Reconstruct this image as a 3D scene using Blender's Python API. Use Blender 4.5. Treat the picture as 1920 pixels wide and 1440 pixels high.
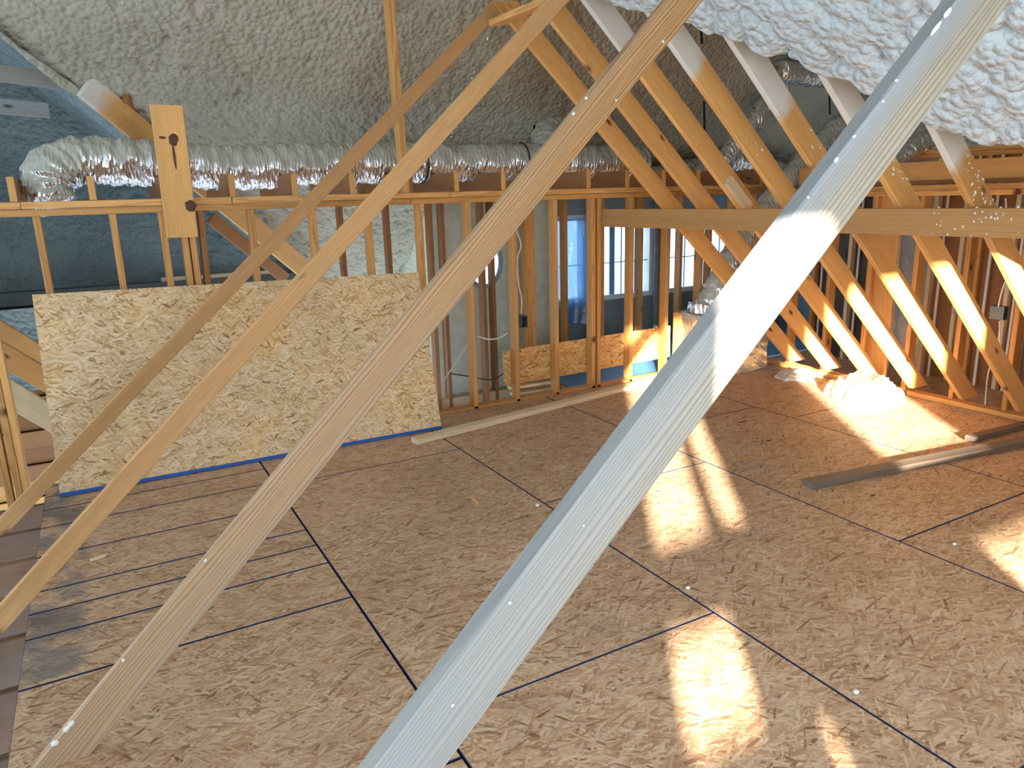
import bpy, math, random
import numpy as np
from mathutils import Vector, Matrix

random.seed(7)
rng = np.random.default_rng(11)
for o in list(bpy.data.objects):
    bpy.data.objects.remove(o)
S = bpy.context.scene
COL = S.collection

# ------------------------------------------------------------------ camera
H = 1.685                                   # eye height above the subfloor (metres)
FPX, YAW, PITCH, ROLL = 1391.1242, 0.50338302, -0.24810118, 0.02809272
fwd = Vector((math.sin(YAW) * math.cos(PITCH), math.cos(YAW) * math.cos(PITCH), math.sin(PITCH)))
r0 = Vector((math.cos(YAW), -math.sin(YAW), 0))
d0 = fwd.cross(r0)
right = r0 * math.cos(ROLL) + d0 * math.sin(ROLL)
down = -r0 * math.sin(ROLL) + d0 * math.cos(ROLL)
cam_d = bpy.data.cameras.new('camera')
cam_d.sensor_width = 36.0
cam_d.lens = FPX * 36.0 / 1920.0
cam_d.clip_start = 0.05
cam = bpy.data.objects.new('camera', cam_d)
COL.objects.link(cam)
cam.matrix_world = Matrix(((right.x, -down.x, -fwd.x, 0), (right.y, -down.y, -fwd.y, 0),
                           (right.z, -down.z, -fwd.z, H), (0, 0, 0, 1)))
S.camera = cam

# ------------------------------------------------------------------ world, sun, exposure
SKY_STRENGTH = 2.5
SUN_STRENGTH = 44.0
WINDOW_LIGHT = 48.0
EXPOSURE = 0.72
S.view_settings.view_transform = 'Standard'
S.view_settings.look = 'None'
S.view_settings.gamma = 1.0
S.view_settings.use_curve_mapping = False
S.view_settings.exposure = EXPOSURE
world = bpy.data.worlds.new('sky')
S.world = world
world.use_nodes = True
wn, wl = world.node_tree.nodes, world.node_tree.links
wn.clear()
w_out = wn.new('ShaderNodeOutputWorld')
w_bg = wn.new('ShaderNodeBackground')
w_tc = wn.new('ShaderNodeTexCoord')
w_sep = wn.new('ShaderNodeSeparateXYZ')
w_ramp = wn.new('ShaderNodeValToRGB')
w_map = wn.new('ShaderNodeMapRange')
w_map.inputs['From Min'].default_value = -1.0
w_map.inputs['From Max'].default_value = 1.0
els = w_ramp.color_ramp.elements
els[0].position, els[0].color = 0.0, (0.34, 0.40, 0.48, 1)
els[1].position, els[1].color = 1.0, (0.45, 0.68, 1.0, 1)
e = els.new(0.47); e.color = (0.45, 0.58, 0.75, 1)
e = els.new(0.52); e.color = (0.86, 0.94, 1.0, 1)
e = els.new(0.68); e.color = (0.66, 0.83, 1.0, 1)
wl.new(w_tc.outputs['Generated'], w_sep.inputs[0])
wl.new(w_sep.outputs['Z'], w_map.inputs['Value'])
wl.new(w_map.outputs[0], w_ramp.inputs[0])
wl.new(w_ramp.outputs[0], w_bg.inputs['Color'])
w_bg.inputs['Strength'].default_value = SKY_STRENGTH
wl.new(w_bg.outputs[0], w_out.inputs['Surface'])

sun_d = bpy.data.lights.new('sun', 'SUN')
sun_d.energy = SUN_STRENGTH
sun_d.angle = math.radians(1.1)
sun_d.color = (1.0, 0.94, 0.82)
sun = bpy.data.objects.new('sun', sun_d)
COL.objects.link(sun)
SUN_DIR = Vector((0.72, 1.0, -0.278)).normalized()      # low winter sun from behind the camera
sun.rotation_euler = SUN_DIR.to_track_quat('-Z', 'Y').to_euler()
sun.location = (-4, -6, 5)


# daylight entering by the two windows in the gable wall behind the camera
for nm, cx, wdt in (('window_daylight', -.455, .595), ('window_daylight', 1.56, .84)):
    ld = bpy.data.lights.new(nm, 'AREA')
    ld.shape = 'RECTANGLE'; ld.size = wdt; ld.size_y = 1.6
    ld.energy = WINDOW_LIGHT * wdt / .84
    ld.color = (.74, .87, 1.0)
    lo = bpy.data.objects.new(nm, ld); COL.objects.link(lo)
    lo.location = (cx, -1.47, 1.55); lo.rotation_euler = (math.radians(90), 0, 0)


# ------------------------------------------------------------------ helpers
def ray(x, y):
    return right * ((x - 960) / FPX) + down * ((y - 720) / FPX) + fwd


def onY(x, y, Y):
    d = ray(x, y); return Vector((0, 0, H)) + d * (Y / d.y)


def onX(x, y, X):
    d = ray(x, y); return Vector((0, 0, H)) + d * (X / d.x)


def onZ(x, y, Z=0.0):
    d = ray(x, y); return Vector((0, 0, H)) + d * ((Z - H) / d.z)


def pix(p):
    d = Vector(p) - Vector((0, 0, H))
    return 960 + FPX * d.dot(right) / d.dot(fwd), 720 + FPX * d.dot(down) / d.dot(fwd)


def tag(o, label=None, cat=None, group=None, kind=None):
    if label: o['label'] = label
    if cat: o['category'] = cat
    if group: o['group'] = group
    if kind: o['kind'] = kind
    return o


def empty(name, loc=(0, 0, 0), parent=None):
    o = bpy.data.objects.new(name, None)
    o.location = loc
    COL.objects.link(o)
    if parent: o.parent = parent
    return o


def link(name, me, mat=None, parent=None, mw=None, smooth=False):
    o = bpy.data.objects.new(name, me)
    COL.objects.link(o)
    if mat and not me.materials: me.materials.append(mat)
    if smooth:
        for p in me.polygons: p.use_smooth = True
    if parent:
        o.parent = parent
        o.matrix_parent_inverse = Matrix.Identity(4)
        pm = Matrix.Translation(parent.location) if parent.parent is None and parent.type == 'EMPTY' else parent.matrix_basis
        if parent.parent is not None:
            pm = (Matrix.Translation(parent.parent.location) if parent.parent.type == 'EMPTY' else parent.parent.matrix_basis) @ pm
        o.matrix_basis = pm.inverted() @ (mw if mw is not None else Matrix.Identity(4))
    elif mw is not None:
        o.matrix_basis = mw
    return o


def board_mesh(name, L, w, t, cut0=0.0, cut1=0.0, bow=0.0, seg=1, ch=0.003):
    """timber: local X along the grain, Y across the width, Z the thickness; eased edges, optional mitre cuts"""
    ch = min(ch, w * .2, t * .2)
    a, b = w / 2, t / 2
    prof = [(-a + ch, -b), (a - ch, -b), (a, -b + ch), (a, b - ch), (a - ch, b), (-a + ch, b), (-a, b - ch), (-a, -b + ch)]
    vs, fs = [], []
    for i in range(seg + 1):
        s = i / seg
        for (y, z) in prof:
            x = -L / 2 + s * L + (cut0 * y if i == 0 else 0) + (cut1 * y if i == seg else 0)
            vs.append((x, y + bow * 4 * s * (1 - s), z))
    for i in range(seg):
        for k in range(8):
            k2 = (k + 1) % 8
            fs.append((i * 8 + k, (i + 1) * 8 + k, (i + 1) * 8 + k2, i * 8 + k2))
    fs.append(tuple(range(8)))
    fs.append(tuple(seg * 8 + k for k in reversed(range(8))))
    me = bpy.data.meshes.new(name)
    me.from_pydata(vs, [], [f[::-1] for f in fs])
    me.update()
    return me


def board(name, p0, p1, w, t, wdir, mat, parent=None, spray=None, **kw):
    p0, p1 = Vector(p0), Vector(p1)
    ex = (p1 - p0); L = ex.length; ex = ex / L
    ey = Vector(wdir); ey = (ey - ex * ey.dot(ex)).normalized()
    ez = ex.cross(ey)
    c = (p0 + p1) / 2
    mw = Matrix(((ex.x, ey.x, ez.x, c.x), (ex.y, ey.y, ez.y, c.y), (ex.z, ey.z, ez.z, c.z), (0, 0, 0, 1)))
    o = link(name, board_mesh(name, L, w, t, **kw), mat, parent, mw)
    if spray is not None: o['spray'] = float(spray)
    return o


def box(name, lo, hi, mat, parent=None, ch=0.002):
    lo, hi = Vector(lo), Vector(hi)
    d = hi - lo; c = (lo + hi) / 2
    ax = max(range(3), key=lambda i: d[i])
    others = [i for i in range(3) if i != ax]
    wi = max(others, key=lambda i: d[i])
    e = [Vector((1, 0, 0)), Vector((0, 1, 0)), Vector((0, 0, 1))]
    p0 = c.copy(); p0[ax] = lo[ax]
    p1 = c.copy(); p1[ax] = hi[ax]
    ti = [i for i in others if i != wi][0]
    return board(name, p0, p1, d[wi], d[ti], e[wi], mat, parent, ch=ch)


def catmull(pts, n):
    pts = [Vector(p) for p in pts]
    P = [pts[0] * 2 - pts[1]] + pts + [pts[-1] * 2 - pts[-2]]
    out = []
    for i in range(1, len(P) - 2):
        for k in range(n):
            t = k / n
            out.append(0.5 * ((2 * P[i]) + (P[i + 1] - P[i - 1]) * t + (2 * P[i - 1] - 5 * P[i] + 4 * P[i + 1] - P[i + 2]) * t * t
                              + (3 * P[i] - P[i - 1] - 3 * P[i + 1] + P[i + 2]) * t ** 3))
    out.append(pts[-1])
    return out


def hash2(ix, iy, seed):
    h = np.sin(ix * 127.1 + iy * 311.7 + seed * 74.7) * 43758.5453
    h2 = np.sin(ix * 269.5 + iy * 183.3 + seed * 51.3) * 28001.8384
    return h - np.floor(h), h2 - np.floor(h2)


def worley(u, v, seed=0):
    """distance to the nearest jittered cell point, numpy"""
    iu, iv = np.floor(u), np.floor(v)
    best = np.full(u.shape, 9.0)
    for a in (-1, 0, 1):
        for b in (-1, 0, 1):
            hx, hy = hash2(iu + a, iv + b, seed)
            d = (iu + a + hx - u) ** 2 + (iv + b + hy - v) ** 2
            best = np.minimum(best, d)
    return np.sqrt(best)


def vnoise(u, v, seed=0):
    iu, iv = np.floor(u), np.floor(v)
    fu, fv = u - iu, v - iv
    fu, fv = fu * fu * (3 - 2 * fu), fv * fv * (3 - 2 * fv)
    g = lambda a, b: hash2(iu + a, iv + b, seed)[0]
    return (g(0, 0) * (1 - fu) + g(1, 0) * fu) * (1 - fv) + (g(0, 1) * (1 - fu) + g(1, 1) * fu) * fv


def foam_h(u, v, seed=0, big=1.0):
    """lumpy spray-foam relief (metres, bulging outwards)"""
    wu = u + .05 * (vnoise(u * 9, v * 9, seed + 3) - .5) + .12 * (vnoise(u * 3, v * 3, seed + 5) - .5)
    wv = v + .05 * (vnoise(u * 9, v * 9, seed + 4) - .5) + .12 * (vnoise(u * 3, v * 3, seed + 6) - .5)
    d1 = worley(wu / .085, wv / .075, seed)
    d2 = worley(wu / .042, wv / .04, seed + 9)
    amp = .5 + vnoise(u * 2.3, v * 2.3, seed + 8)
    h = .040 * amp * np.sqrt(np.clip(1 - d1 * d1 * 1.15, 0, 1)) + .016 * np.sqrt(np.clip(1 - d2 * d2 * 1.15, 0, 1))
    h += big * (.05 * vnoise(u * 1.6, v * 1.6, seed + 1) + .10 * vnoise(u * .55, v * .55, seed + 2))
    return h


def grid_mesh(name, P):
    """P: (n, m, 3) array of points"""
    n, m = P.shape[:2]
    idx = np.arange(n * m).reshape(n, m)
    f = np.stack([idx[:-1, :-1], idx[1:, :-1], idx[1:, 1:], idx[:-1, 1:]], -1).reshape(-1, 4)
    me = bpy.data.meshes.new(name)
    me.vertices.add(n * m)
    me.vertices.foreach_set('co', P.reshape(-1).astype(np.float32))
    me.loops.add(f.size)
    me.loops.foreach_set('vertex_index', f.reshape(-1).astype(np.int32))
    me.polygons.add(len(f))
    me.polygons.foreach_set('loop_start', (np.arange(len(f)) * 4).astype(np.int32))
    me.polygons.foreach_set('loop_total', np.full(len(f), 4, dtype=np.int32))
    me.update(calc_edges=True)
    me.validate()
    me.polygons.foreach_set('use_smooth', np.ones(len(f), dtype=bool))
    return me


def tube(name, pts, r, mat, parent=None, seg=10, n=8, crumple=0.0, rib=0.0, cap=True, prof=None, seed=1):
    C = catmull(pts, n)
    N = len(C)
    V = np.zeros((N, seg + 1, 3))
    up = Vector((0, 0, 1))
    T0 = (C[1] - C[0]).normalized()
    nrm = T0.orthogonal().normalized()
    s = 0.0
    for i in range(N):
        T = (C[min(i + 1, N - 1)] - C[max(i - 1, 0)]).normalized()
        nrm = (nrm - T * nrm.dot(T)).normalized()
        bin_ = T.cross(nrm)
        if i: s += (C[i] - C[i - 1]).length
        rr = r * (prof(i / (N - 1)) if prof else 1.0)
        for k in range(seg + 1):
            a = 2 * math.pi * (k % seg) / seg
            q = rr
            if rib: q += rib * math.sin(2 * math.pi * s / .06)
            if crumple:
                u, v = np.array([s * 14]), np.array([(k % seg) * 9.0 / seg])
                q += crumple * (float(vnoise(u * 2.2, v, seed)[0]) - .5) * 2 + crumple * .7 * (float(vnoise(u * 5.0, v * 2.5, seed + 2)[0]) - .5)
            V[i, k] = C[i] + (nrm * math.cos(a) + bin_ * math.sin(a)) * q
    vs, fs = [], []
    for i in range(N):
        for k in range(seg): vs.append(tuple(V[i, k]))
    for i in range(N - 1):
        for k in range(seg):
            k2 = (k + 1) % seg
            fs.append((i * seg + k, i * seg + k2, (i + 1) * seg + k2, (i + 1) * seg + k))
    if cap:
        fs.append(tuple(reversed(range(seg)))); fs.append(tuple((N - 1) * seg + k for k in range(seg)))
    me = bpy.data.meshes.new(name)
    me.from_pydata(vs, [], fs)
    me.update()
    return link(name, me, mat, parent, smooth=True)


def blob(name, c, r, mat, parent=None, squash=(1, 1, .5), rough=.25, seed=0, n=10):
    """a small irregular lump"""
    c = Vector(c)
    vs, fs = [], []
    rr = random.Random(seed)
    for i in range(n // 2 + 1):
        th = math.pi * i / (n // 2)
        for k in range(n):
            ph = 2 * math.pi * k / n
            q = r * (1 + rough * (rr.random() - .5))
            if i in (0, n // 2): q = r
            vs.append((c.x + q * math.sin(th) * math.cos(ph) * squash[0], c.y + q * math.sin(th) * math.sin(ph) * squash[1], c.z + q * math.cos(th) * squash[2]))
    for i in range(n // 2):
        for k in range(n):
            k2 = (k + 1) % n
            fs.append((i * n + k, (i + 1) * n + k, (i + 1) * n + k2, i * n + k2))
    me = bpy.data.meshes.new(name)
    me.from_pydata(vs, [], fs)
    me.update()
    return link(name, me, mat, parent, smooth=True)


# ------------------------------------------------------------------ materials
def new_mat(name):
    m = bpy.data.materials.new(name)
    m.use_nodes = True
    nt = m.node_tree
    return m, nt.nodes, nt.links, nt.nodes['Principled BSDF']


def N(nodes, t, **kw):
    n = nodes.new(t)
    for k, v in kw.items(): setattr(n, k, v)
    return n


def ramp(nodes, stops, interp='LINEAR'):
    r = nodes.new('ShaderNodeValToRGB')
    r.color_ramp.interpolation = interp
    e = r.color_ramp.elements
    while len(e) < len(stops): e.new(0.5)
    for el, (p, c) in zip(e, stops):
        el.position = p
        el.color = (c[0], c[1], c[2], 1) if not isinstance(c, (int, float)) else (c, c, c, 1)
    return r


def srgb(r, g, b):
    f = lambda c: (c / 255 / 12.92) if c / 255 < .04045 else ((c / 255 + .055) / 1.055) ** 2.4
    return (f(r), f(g), f(b))


def mixc(nodes, links, fac, a, b, mode='MIX'):
    m = nodes.new('ShaderNodeMix')
    m.data_type = 'RGBA'
    m.blend_type = mode
    if isinstance(fac, (int, float)): m.inputs[0].default_value = fac
    else: links.new(fac, m.inputs[0])
    for sock, v in ((m.inputs[6], a), (m.inputs[7], b)):
        if isinstance(v, tuple): sock.default_value = (*v[:3], 1)
        else: links.new(v, sock)
    return m.outputs[2]


def mathn(nodes, links, op, a, b=None, clamp=False):
    m = nodes.new('ShaderNodeMath')
    m.operation = op
    m.use_clamp = clamp
    for i, v in enumerate((a, b)):
        if v is None: continue
        if isinstance(v, (int, float)): m.inputs[i].default_value = v
        else: links.new(v, m.inputs[i])
    return m.outputs[0]


def wood_mat(name, base, dark, grain=46.0, strength=.55, knots=.6, rough=.62, grey=None, grey_amt=0.0, bump=.25):
    m, n, l, p = new_mat(name)
    tc = N(n, 'ShaderNodeTexCoord')
    oi = N(n, 'ShaderNodeObjectInfo')
    off = N(n, 'ShaderNodeVectorMath', operation='SCALE')
    comb = N(n, 'ShaderNodeCombineXYZ')
    for i in range(3): l.new(oi.outputs['Random'], comb.inputs[i])
    l.new(comb.outputs[0], off.inputs[0]); off.inputs['Scale'].default_value = 37.0
    add = N(n, 'ShaderNodeVectorMath', operation='ADD')
    l.new(tc.outputs['Object'], add.inputs[0]); l.new(off.outputs[0], add.inputs[1])
    mp = N(n, 'ShaderNodeMapping'); mp.inputs['Scale'].default_value = (.055, 1, 1)
    l.new(add.outputs[0], mp.inputs['Vector'])
    # wandering growth-ring lines along the board
    warp = N(n, 'ShaderNodeTexNoise'); warp.inputs['Scale'].default_value = 9; warp.inputs['Detail'].default_value = 2
    l.new(mp.outputs[0], warp.inputs['Vector'])
    wsub = N(n, 'ShaderNodeVectorMath', operation='SUBTRACT'); wsub.inputs[1].default_value = (.5, .5, .5)
    l.new(warp.outputs['Color'], wsub.inputs[0])
    wsc = N(n, 'ShaderNodeVectorMath', operation='SCALE'); wsc.inputs['Scale'].default_value = .075
    l.new(wsub.outputs[0], wsc.inputs[0])
    wadd = N(n, 'ShaderNodeVectorMath', operation='ADD')
    l.new(mp.outputs[0], wadd.inputs[0]); l.new(wsc.outputs[0], wadd.inputs[1])
    wave = N(n, 'ShaderNodeTexWave', bands_direction='Y', wave_profile='SAW')
    wave.inputs['Scale'].default_value = grain
    wave.inputs['Distortion'].default_value = 2.2
    wave.inputs['Detail'].default_value = 2
    wave.inputs['Detail Scale'].default_value = 1.4
    l.new(wadd.outputs[0], wave.inputs['Vector'])
    fine = N(n, 'ShaderNodeTexNoise'); fine.inputs['Scale'].default_value = 130; fine.inputs['Detail'].default_value = 3
    l.new(mp.outputs[0], fine.inputs['Vector'])
    broad = N(n, 'ShaderNodeTexNoise'); broad.inputs['Scale'].default_value = 7; broad.inputs['Detail'].default_value = 3
    l.new(mp.outputs[0], broad.inputs['Vector'])
    wr = ramp(n, [(0.0, 0), (.55, .12), (.86, .8), (1.0, .3)])
    l.new(wave.outputs['Fac'], wr.inputs[0])
    g1 = mathn(n, l, 'MULTIPLY', wr.outputs[0], strength)
    col = mixc(n, l, g1, base, dark)
    fr = ramp(n, [(.3, .78), (.7, 1.12)])
    l.new(fine.outputs['Fac'], fr.inputs[0])
    col = mixc(n, l, .55, col, fr.outputs[0], 'MULTIPLY')
    br = ramp(n, [(.25, (.80, .74, .66)), (.75, (1.14, 1.1, 1.05))])
    l.new(broad.outputs['Fac'], br.inputs[0])
    col = mixc(n, l, .75, col, br.outputs[0], 'MULTIPLY')
    # board to board tone
    vr = ramp(n, [(0, (.84, .80, .74)), (.5, (1, 1, 1)), (1, (1.14, 1.12, 1.08))])
    l.new(oi.outputs['Random'], vr.inputs[0])
    col = mixc(n, l, .8, col, vr.outputs[0], 'MULTIPLY')
    if grey:
        gn = N(n, 'ShaderNodeTexNoise'); gn.inputs['Scale'].default_value = 5; gn.inputs['Detail'].default_value = 4
        l.new(mp.outputs[0], gn.inputs['Vector'])
        gr = ramp(n, [(.5 - grey_amt * .35, 0), (.72 - grey_amt * .2, 1)])
        l.new(gn.outputs['Fac'], gr.inputs[0])
        col = mixc(n, l, mathn(n, l, 'MULTIPLY', gr.outputs[0], min(1.0, grey_amt + .35)), col, grey)
    if knots:
        km = N(n, 'ShaderNodeMapping'); km.inputs['Scale'].default_value = (5.5, 13, 3)
        l.new(add.outputs[0], km.inputs['Vector'])
        kv = N(n, 'ShaderNodeTexVoronoi'); kv.inputs['Scale'].default_value = 1.0
        l.new(km.outputs[0], kv.inputs['Vector'])
        ksep = N(n, 'ShaderNodeSeparateColor'); l.new(kv.outputs['Color'], ksep.inputs[0])
        on = mathn(n, l, 'LESS_THAN', ksep.outputs[0], .20 * knots)
        kr = ramp(n, [(.09, 1), (.15, .6), (.26, 0)])
        l.new(kv.outputs['Distance'], kr.inputs[0])
        col = mixc(n, l, mathn(n, l, 'MULTIPLY', on, kr.outputs[0]), col, (dark[0] * .28, dark[1] * .2, dark[2] * .16))
    # white foam overspray towards one end (object property "spray": local x where it starts; 99 = none)
    at = N(n, 'ShaderNodeAttribute', attribute_type='OBJECT', attribute_name='spray')
    sep = N(n, 'ShaderNodeSeparateXYZ'); l.new(tc.outputs['Object'], sep.inputs[0])
    sn = N(n, 'ShaderNodeTexNoise'); sn.inputs['Scale'].default_value = 6; l.new(tc.outputs['Object'], sn.inputs['Vector'])
    sx = mathn(n, l, 'ADD', sep.outputs[0], mathn(n, l, 'MULTIPLY', mathn(n, l, 'SUBTRACT', sn.outputs['Fac'], .5), .22))
    dx = mathn(n, l, 'MULTIPLY', mathn(n, l, 'SUBTRACT', at.outputs['Fac'], sx), 9.0, True)
    has = mathn(n, l, 'GREATER_THAN', mathn(n, l, 'ABSOLUTE', at.outputs['Fac']), .0005)
    col = mixc(n, l, mathn(n, l, 'MULTIPLY', mathn(n, l, 'MULTIPLY', dx, has), .86), col, (.72, .72, .66))
    l.new(col, p.inputs['Base Color'])
    p.inputs['Roughness'].default_value = rough
    bp = N(n, 'ShaderNodeBump'); bp.inputs['Strength'].default_value = bump; bp.inputs['Distance'].default_value = .002
    bh = mathn(n, l, 'ADD', wr.outputs[0], fine.outputs['Fac'])
    l.new(bh, bp.inputs['Height']); l.new(bp.outputs[0], p.inputs['Normal'])
    return m


def osb_mat(name, c_dark, c_mid, c_light, tone=1.0, stain=False, yellow=0.0):
    m, n, l, p = new_mat(name)
    tc = N(n, 'ShaderNodeTexCoord')
    oi = N(n, 'ShaderNodeObjectInfo')
    comb = N(n, 'ShaderNodeCombineXYZ')
    l.new(oi.outputs['Random'], comb.inputs[0]); l.new(oi.outputs['Random'], comb.inputs[1])
    off = N(n, 'ShaderNodeVectorMath', operation='SCALE'); off.inputs['Scale'].default_value = 53.0
    l.new(comb.outputs[0], off.inputs[0])
    add = N(n, 'ShaderNodeVectorMath', operation='ADD')
    l.new(tc.outputs['Object'], add.inputs[0]); l.new(off.outputs[0], add.inputs[1])
    best_h = best_t = best_e = None
    for ang, sx, sy, ph in ((8, 15, 105, 0), (58, 19, 120, 3.1), (-41, 18, 100, 7.7), (-14, 11, 105, 11.3), (30, 20, 110, 5.2)):
        mp = N(n, 'ShaderNodeMapping')
        mp.inputs['Rotation'].default_value = (0, 0, math.radians(ang))
        mp.inputs['Location'].default_value = (ph, ph * .7, 0)
        l.new(add.outputs[0], mp.inputs['Vector'])
        sc = N(n, 'ShaderNodeVectorMath', operation='MULTIPLY'); sc.inputs[1].default_value = (sx, sy, 0)
        l.new(mp.outputs[0], sc.inputs[0])
        vo = N(n, 'ShaderNodeTexVoronoi', voronoi_dimensions='2D'); vo.inputs['Scale'].default_value = 1.0
        l.new(sc.outputs[0], vo.inputs['Vector'])
        s = N(n, 'ShaderNodeSeparateColor'); l.new(vo.outputs['Color'], s.inputs[0])
        h, t, e = s.outputs[0], s.outputs[1], vo.outputs['Distance']
        if best_h is None:
            best_h, best_t, best_e = h, t, e
        else:
            g = mathn(n, l, 'GREATER_THAN', h, best_h)
            best_t = mathn(n, l, 'ADD', mathn(n, l, 'MULTIPLY', t, g), mathn(n, l, 'MULTIPLY', best_t, mathn(n, l, 'SUBTRACT', 1.0, g)))
            best_e = mathn(n, l, 'ADD', mathn(n, l, 'MULTIPLY', e, g), mathn(n, l, 'MULTIPLY', best_e, mathn(n, l, 'SUBTRACT', 1.0, g)))
            best_h = mathn(n, l, 'MAXIMUM', h, best_h)
    cr = ramp(n, [(0.0, tuple(c * .75 for c in c_dark)), (.018, tuple(c * .9 for c in c_dark)), (.07, tuple(a * .6 + b * .4 for a, b in zip(c_dark, c_mid))), (.34, c_mid), (.72, tuple((a + b) / 2 for a, b in zip(c_mid, c_light))), (1.0, c_light)])
    l.new(best_t, cr.inputs[0])
    col = cr.outputs[0]
    er = ramp(n, [(.0, 1.04), (.45, 1.0), (.8, .88), (1.0, .78)])
    l.new(best_e, er.inputs[0])
    col = mixc(n, l, .9, col, er.outputs[0], 'MULTIPLY')
    fn = N(n, 'ShaderNodeTexNoise'); fn.inputs['Scale'].default_value = 160; fn.inputs['Detail'].default_value = 3
    l.new(add.outputs[0], fn.inputs['Vector'])
    fr = ramp(n, [(.3, .86), (.7, 1.1)]); l.new(fn.outputs['Fac'], fr.inputs[0])
    col = mixc(n, l, .7, col, fr.outputs[0], 'MULTIPLY')
    bn = N(n, 'ShaderNodeTexNoise'); bn.inputs['Scale'].default_value = 1.7; bn.inputs['Detail'].default_value = 4
    l.new(add.outputs[0], bn.inputs['Vector'])
    br = ramp(n, [(.3, (.86, .83, .80)), (.7, (1.1, 1.1, 1.1))]); l.new(bn.outputs['Fac'], br.inputs[0])
    col = mixc(n, l, .9, col, br.outputs[0], 'MULTIPLY')
    if yellow:
        yr = ramp(n, [(.50, 0), (.68, 1)]); l.new(bn.outputs['Fac'], yr.inputs[0])
        col = mixc(n, l, mathn(n, l, 'MULTIPLY', yr.outputs[0], yellow), col, (1.0, .80, .42), 'MULTIPLY')
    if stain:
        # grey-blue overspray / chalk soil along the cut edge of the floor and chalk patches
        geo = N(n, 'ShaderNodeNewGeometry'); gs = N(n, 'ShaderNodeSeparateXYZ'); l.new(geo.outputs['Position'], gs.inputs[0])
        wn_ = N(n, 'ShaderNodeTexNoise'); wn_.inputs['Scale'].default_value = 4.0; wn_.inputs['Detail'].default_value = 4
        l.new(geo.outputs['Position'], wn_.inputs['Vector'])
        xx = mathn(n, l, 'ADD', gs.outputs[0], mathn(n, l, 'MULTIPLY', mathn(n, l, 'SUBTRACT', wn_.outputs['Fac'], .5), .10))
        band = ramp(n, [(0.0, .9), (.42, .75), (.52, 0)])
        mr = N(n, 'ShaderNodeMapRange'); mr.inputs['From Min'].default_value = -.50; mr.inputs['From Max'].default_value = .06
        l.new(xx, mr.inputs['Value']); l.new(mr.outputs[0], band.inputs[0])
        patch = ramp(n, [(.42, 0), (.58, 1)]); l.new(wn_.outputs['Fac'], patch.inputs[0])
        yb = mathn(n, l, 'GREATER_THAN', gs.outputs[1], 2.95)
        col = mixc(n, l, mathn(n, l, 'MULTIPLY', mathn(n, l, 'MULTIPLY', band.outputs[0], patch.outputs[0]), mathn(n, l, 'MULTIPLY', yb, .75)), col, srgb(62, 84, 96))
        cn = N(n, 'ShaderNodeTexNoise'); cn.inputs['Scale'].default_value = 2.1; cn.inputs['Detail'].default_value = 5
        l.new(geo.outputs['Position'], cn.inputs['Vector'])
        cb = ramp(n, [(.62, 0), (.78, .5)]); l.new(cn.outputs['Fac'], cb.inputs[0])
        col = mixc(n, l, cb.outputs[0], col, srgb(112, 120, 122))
    l.new(col, p.inputs['Base Color'])
    p.inputs['Roughness'].default_value = .58
    bp = N(n, 'ShaderNodeBump'); bp.inputs['Strength'].default_value = .18; bp.inputs['Distance'].default_value = .0012
    l.new(mathn(n, l, 'SUBTRACT', best_h, mathn(n, l, 'MULTIPLY', best_e, .5)), bp.inputs['Height'])
    l.new(bp.outputs[0], p.inputs['Normal'])
    return m


def foam_mat(name, c0, c1):
    m, n, l, p = new_mat(name)
    tc = N(n, 'ShaderNodeTexCoord')
    v = N(n, 'ShaderNodeTexVoronoi', feature='SMOOTH_F1'); v.inputs['Scale'].default_value = 26; v.inputs['Smoothness'].default_value = .3
    l.new(tc.outputs['Object'], v.inputs['Vector'])
    nz = N(n, 'ShaderNodeTexNoise'); nz.inputs['Scale'].default_value = 1.3; nz.inputs['Detail'].default_value = 5
    l.new(tc.outputs['Object'], nz.inputs['Vector'])
    fz = N(n, 'ShaderNodeTexNoise'); fz.inputs['Scale'].default_value = 90; fz.inputs['Detail'].default_value = 4
    l.new(tc.outputs['Object'], fz.inputs['Vector'])
    r = ramp(n, [(.3, c0), (.7, c1)]); l.new(nz.outputs['Fac'], r.inputs[0])
    l.new(r.outputs[0], p.inputs['Base Color'])
    p.inputs['Roughness'].default_value = .85
    bp = N(n, 'ShaderNodeBump'); bp.inputs['Strength'].default_value = .9; bp.inputs['Distance'].default_value = .028
    bp.invert = True
    l.new(mathn(n, l, 'SUBTRACT', v.outputs['Distance'], mathn(n, l, 'MULTIPLY', fz.outputs['Fac'], .25)), bp.inputs['Height'])
    l.new(bp.outputs[0], p.inputs['Normal'])
    return m


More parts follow.
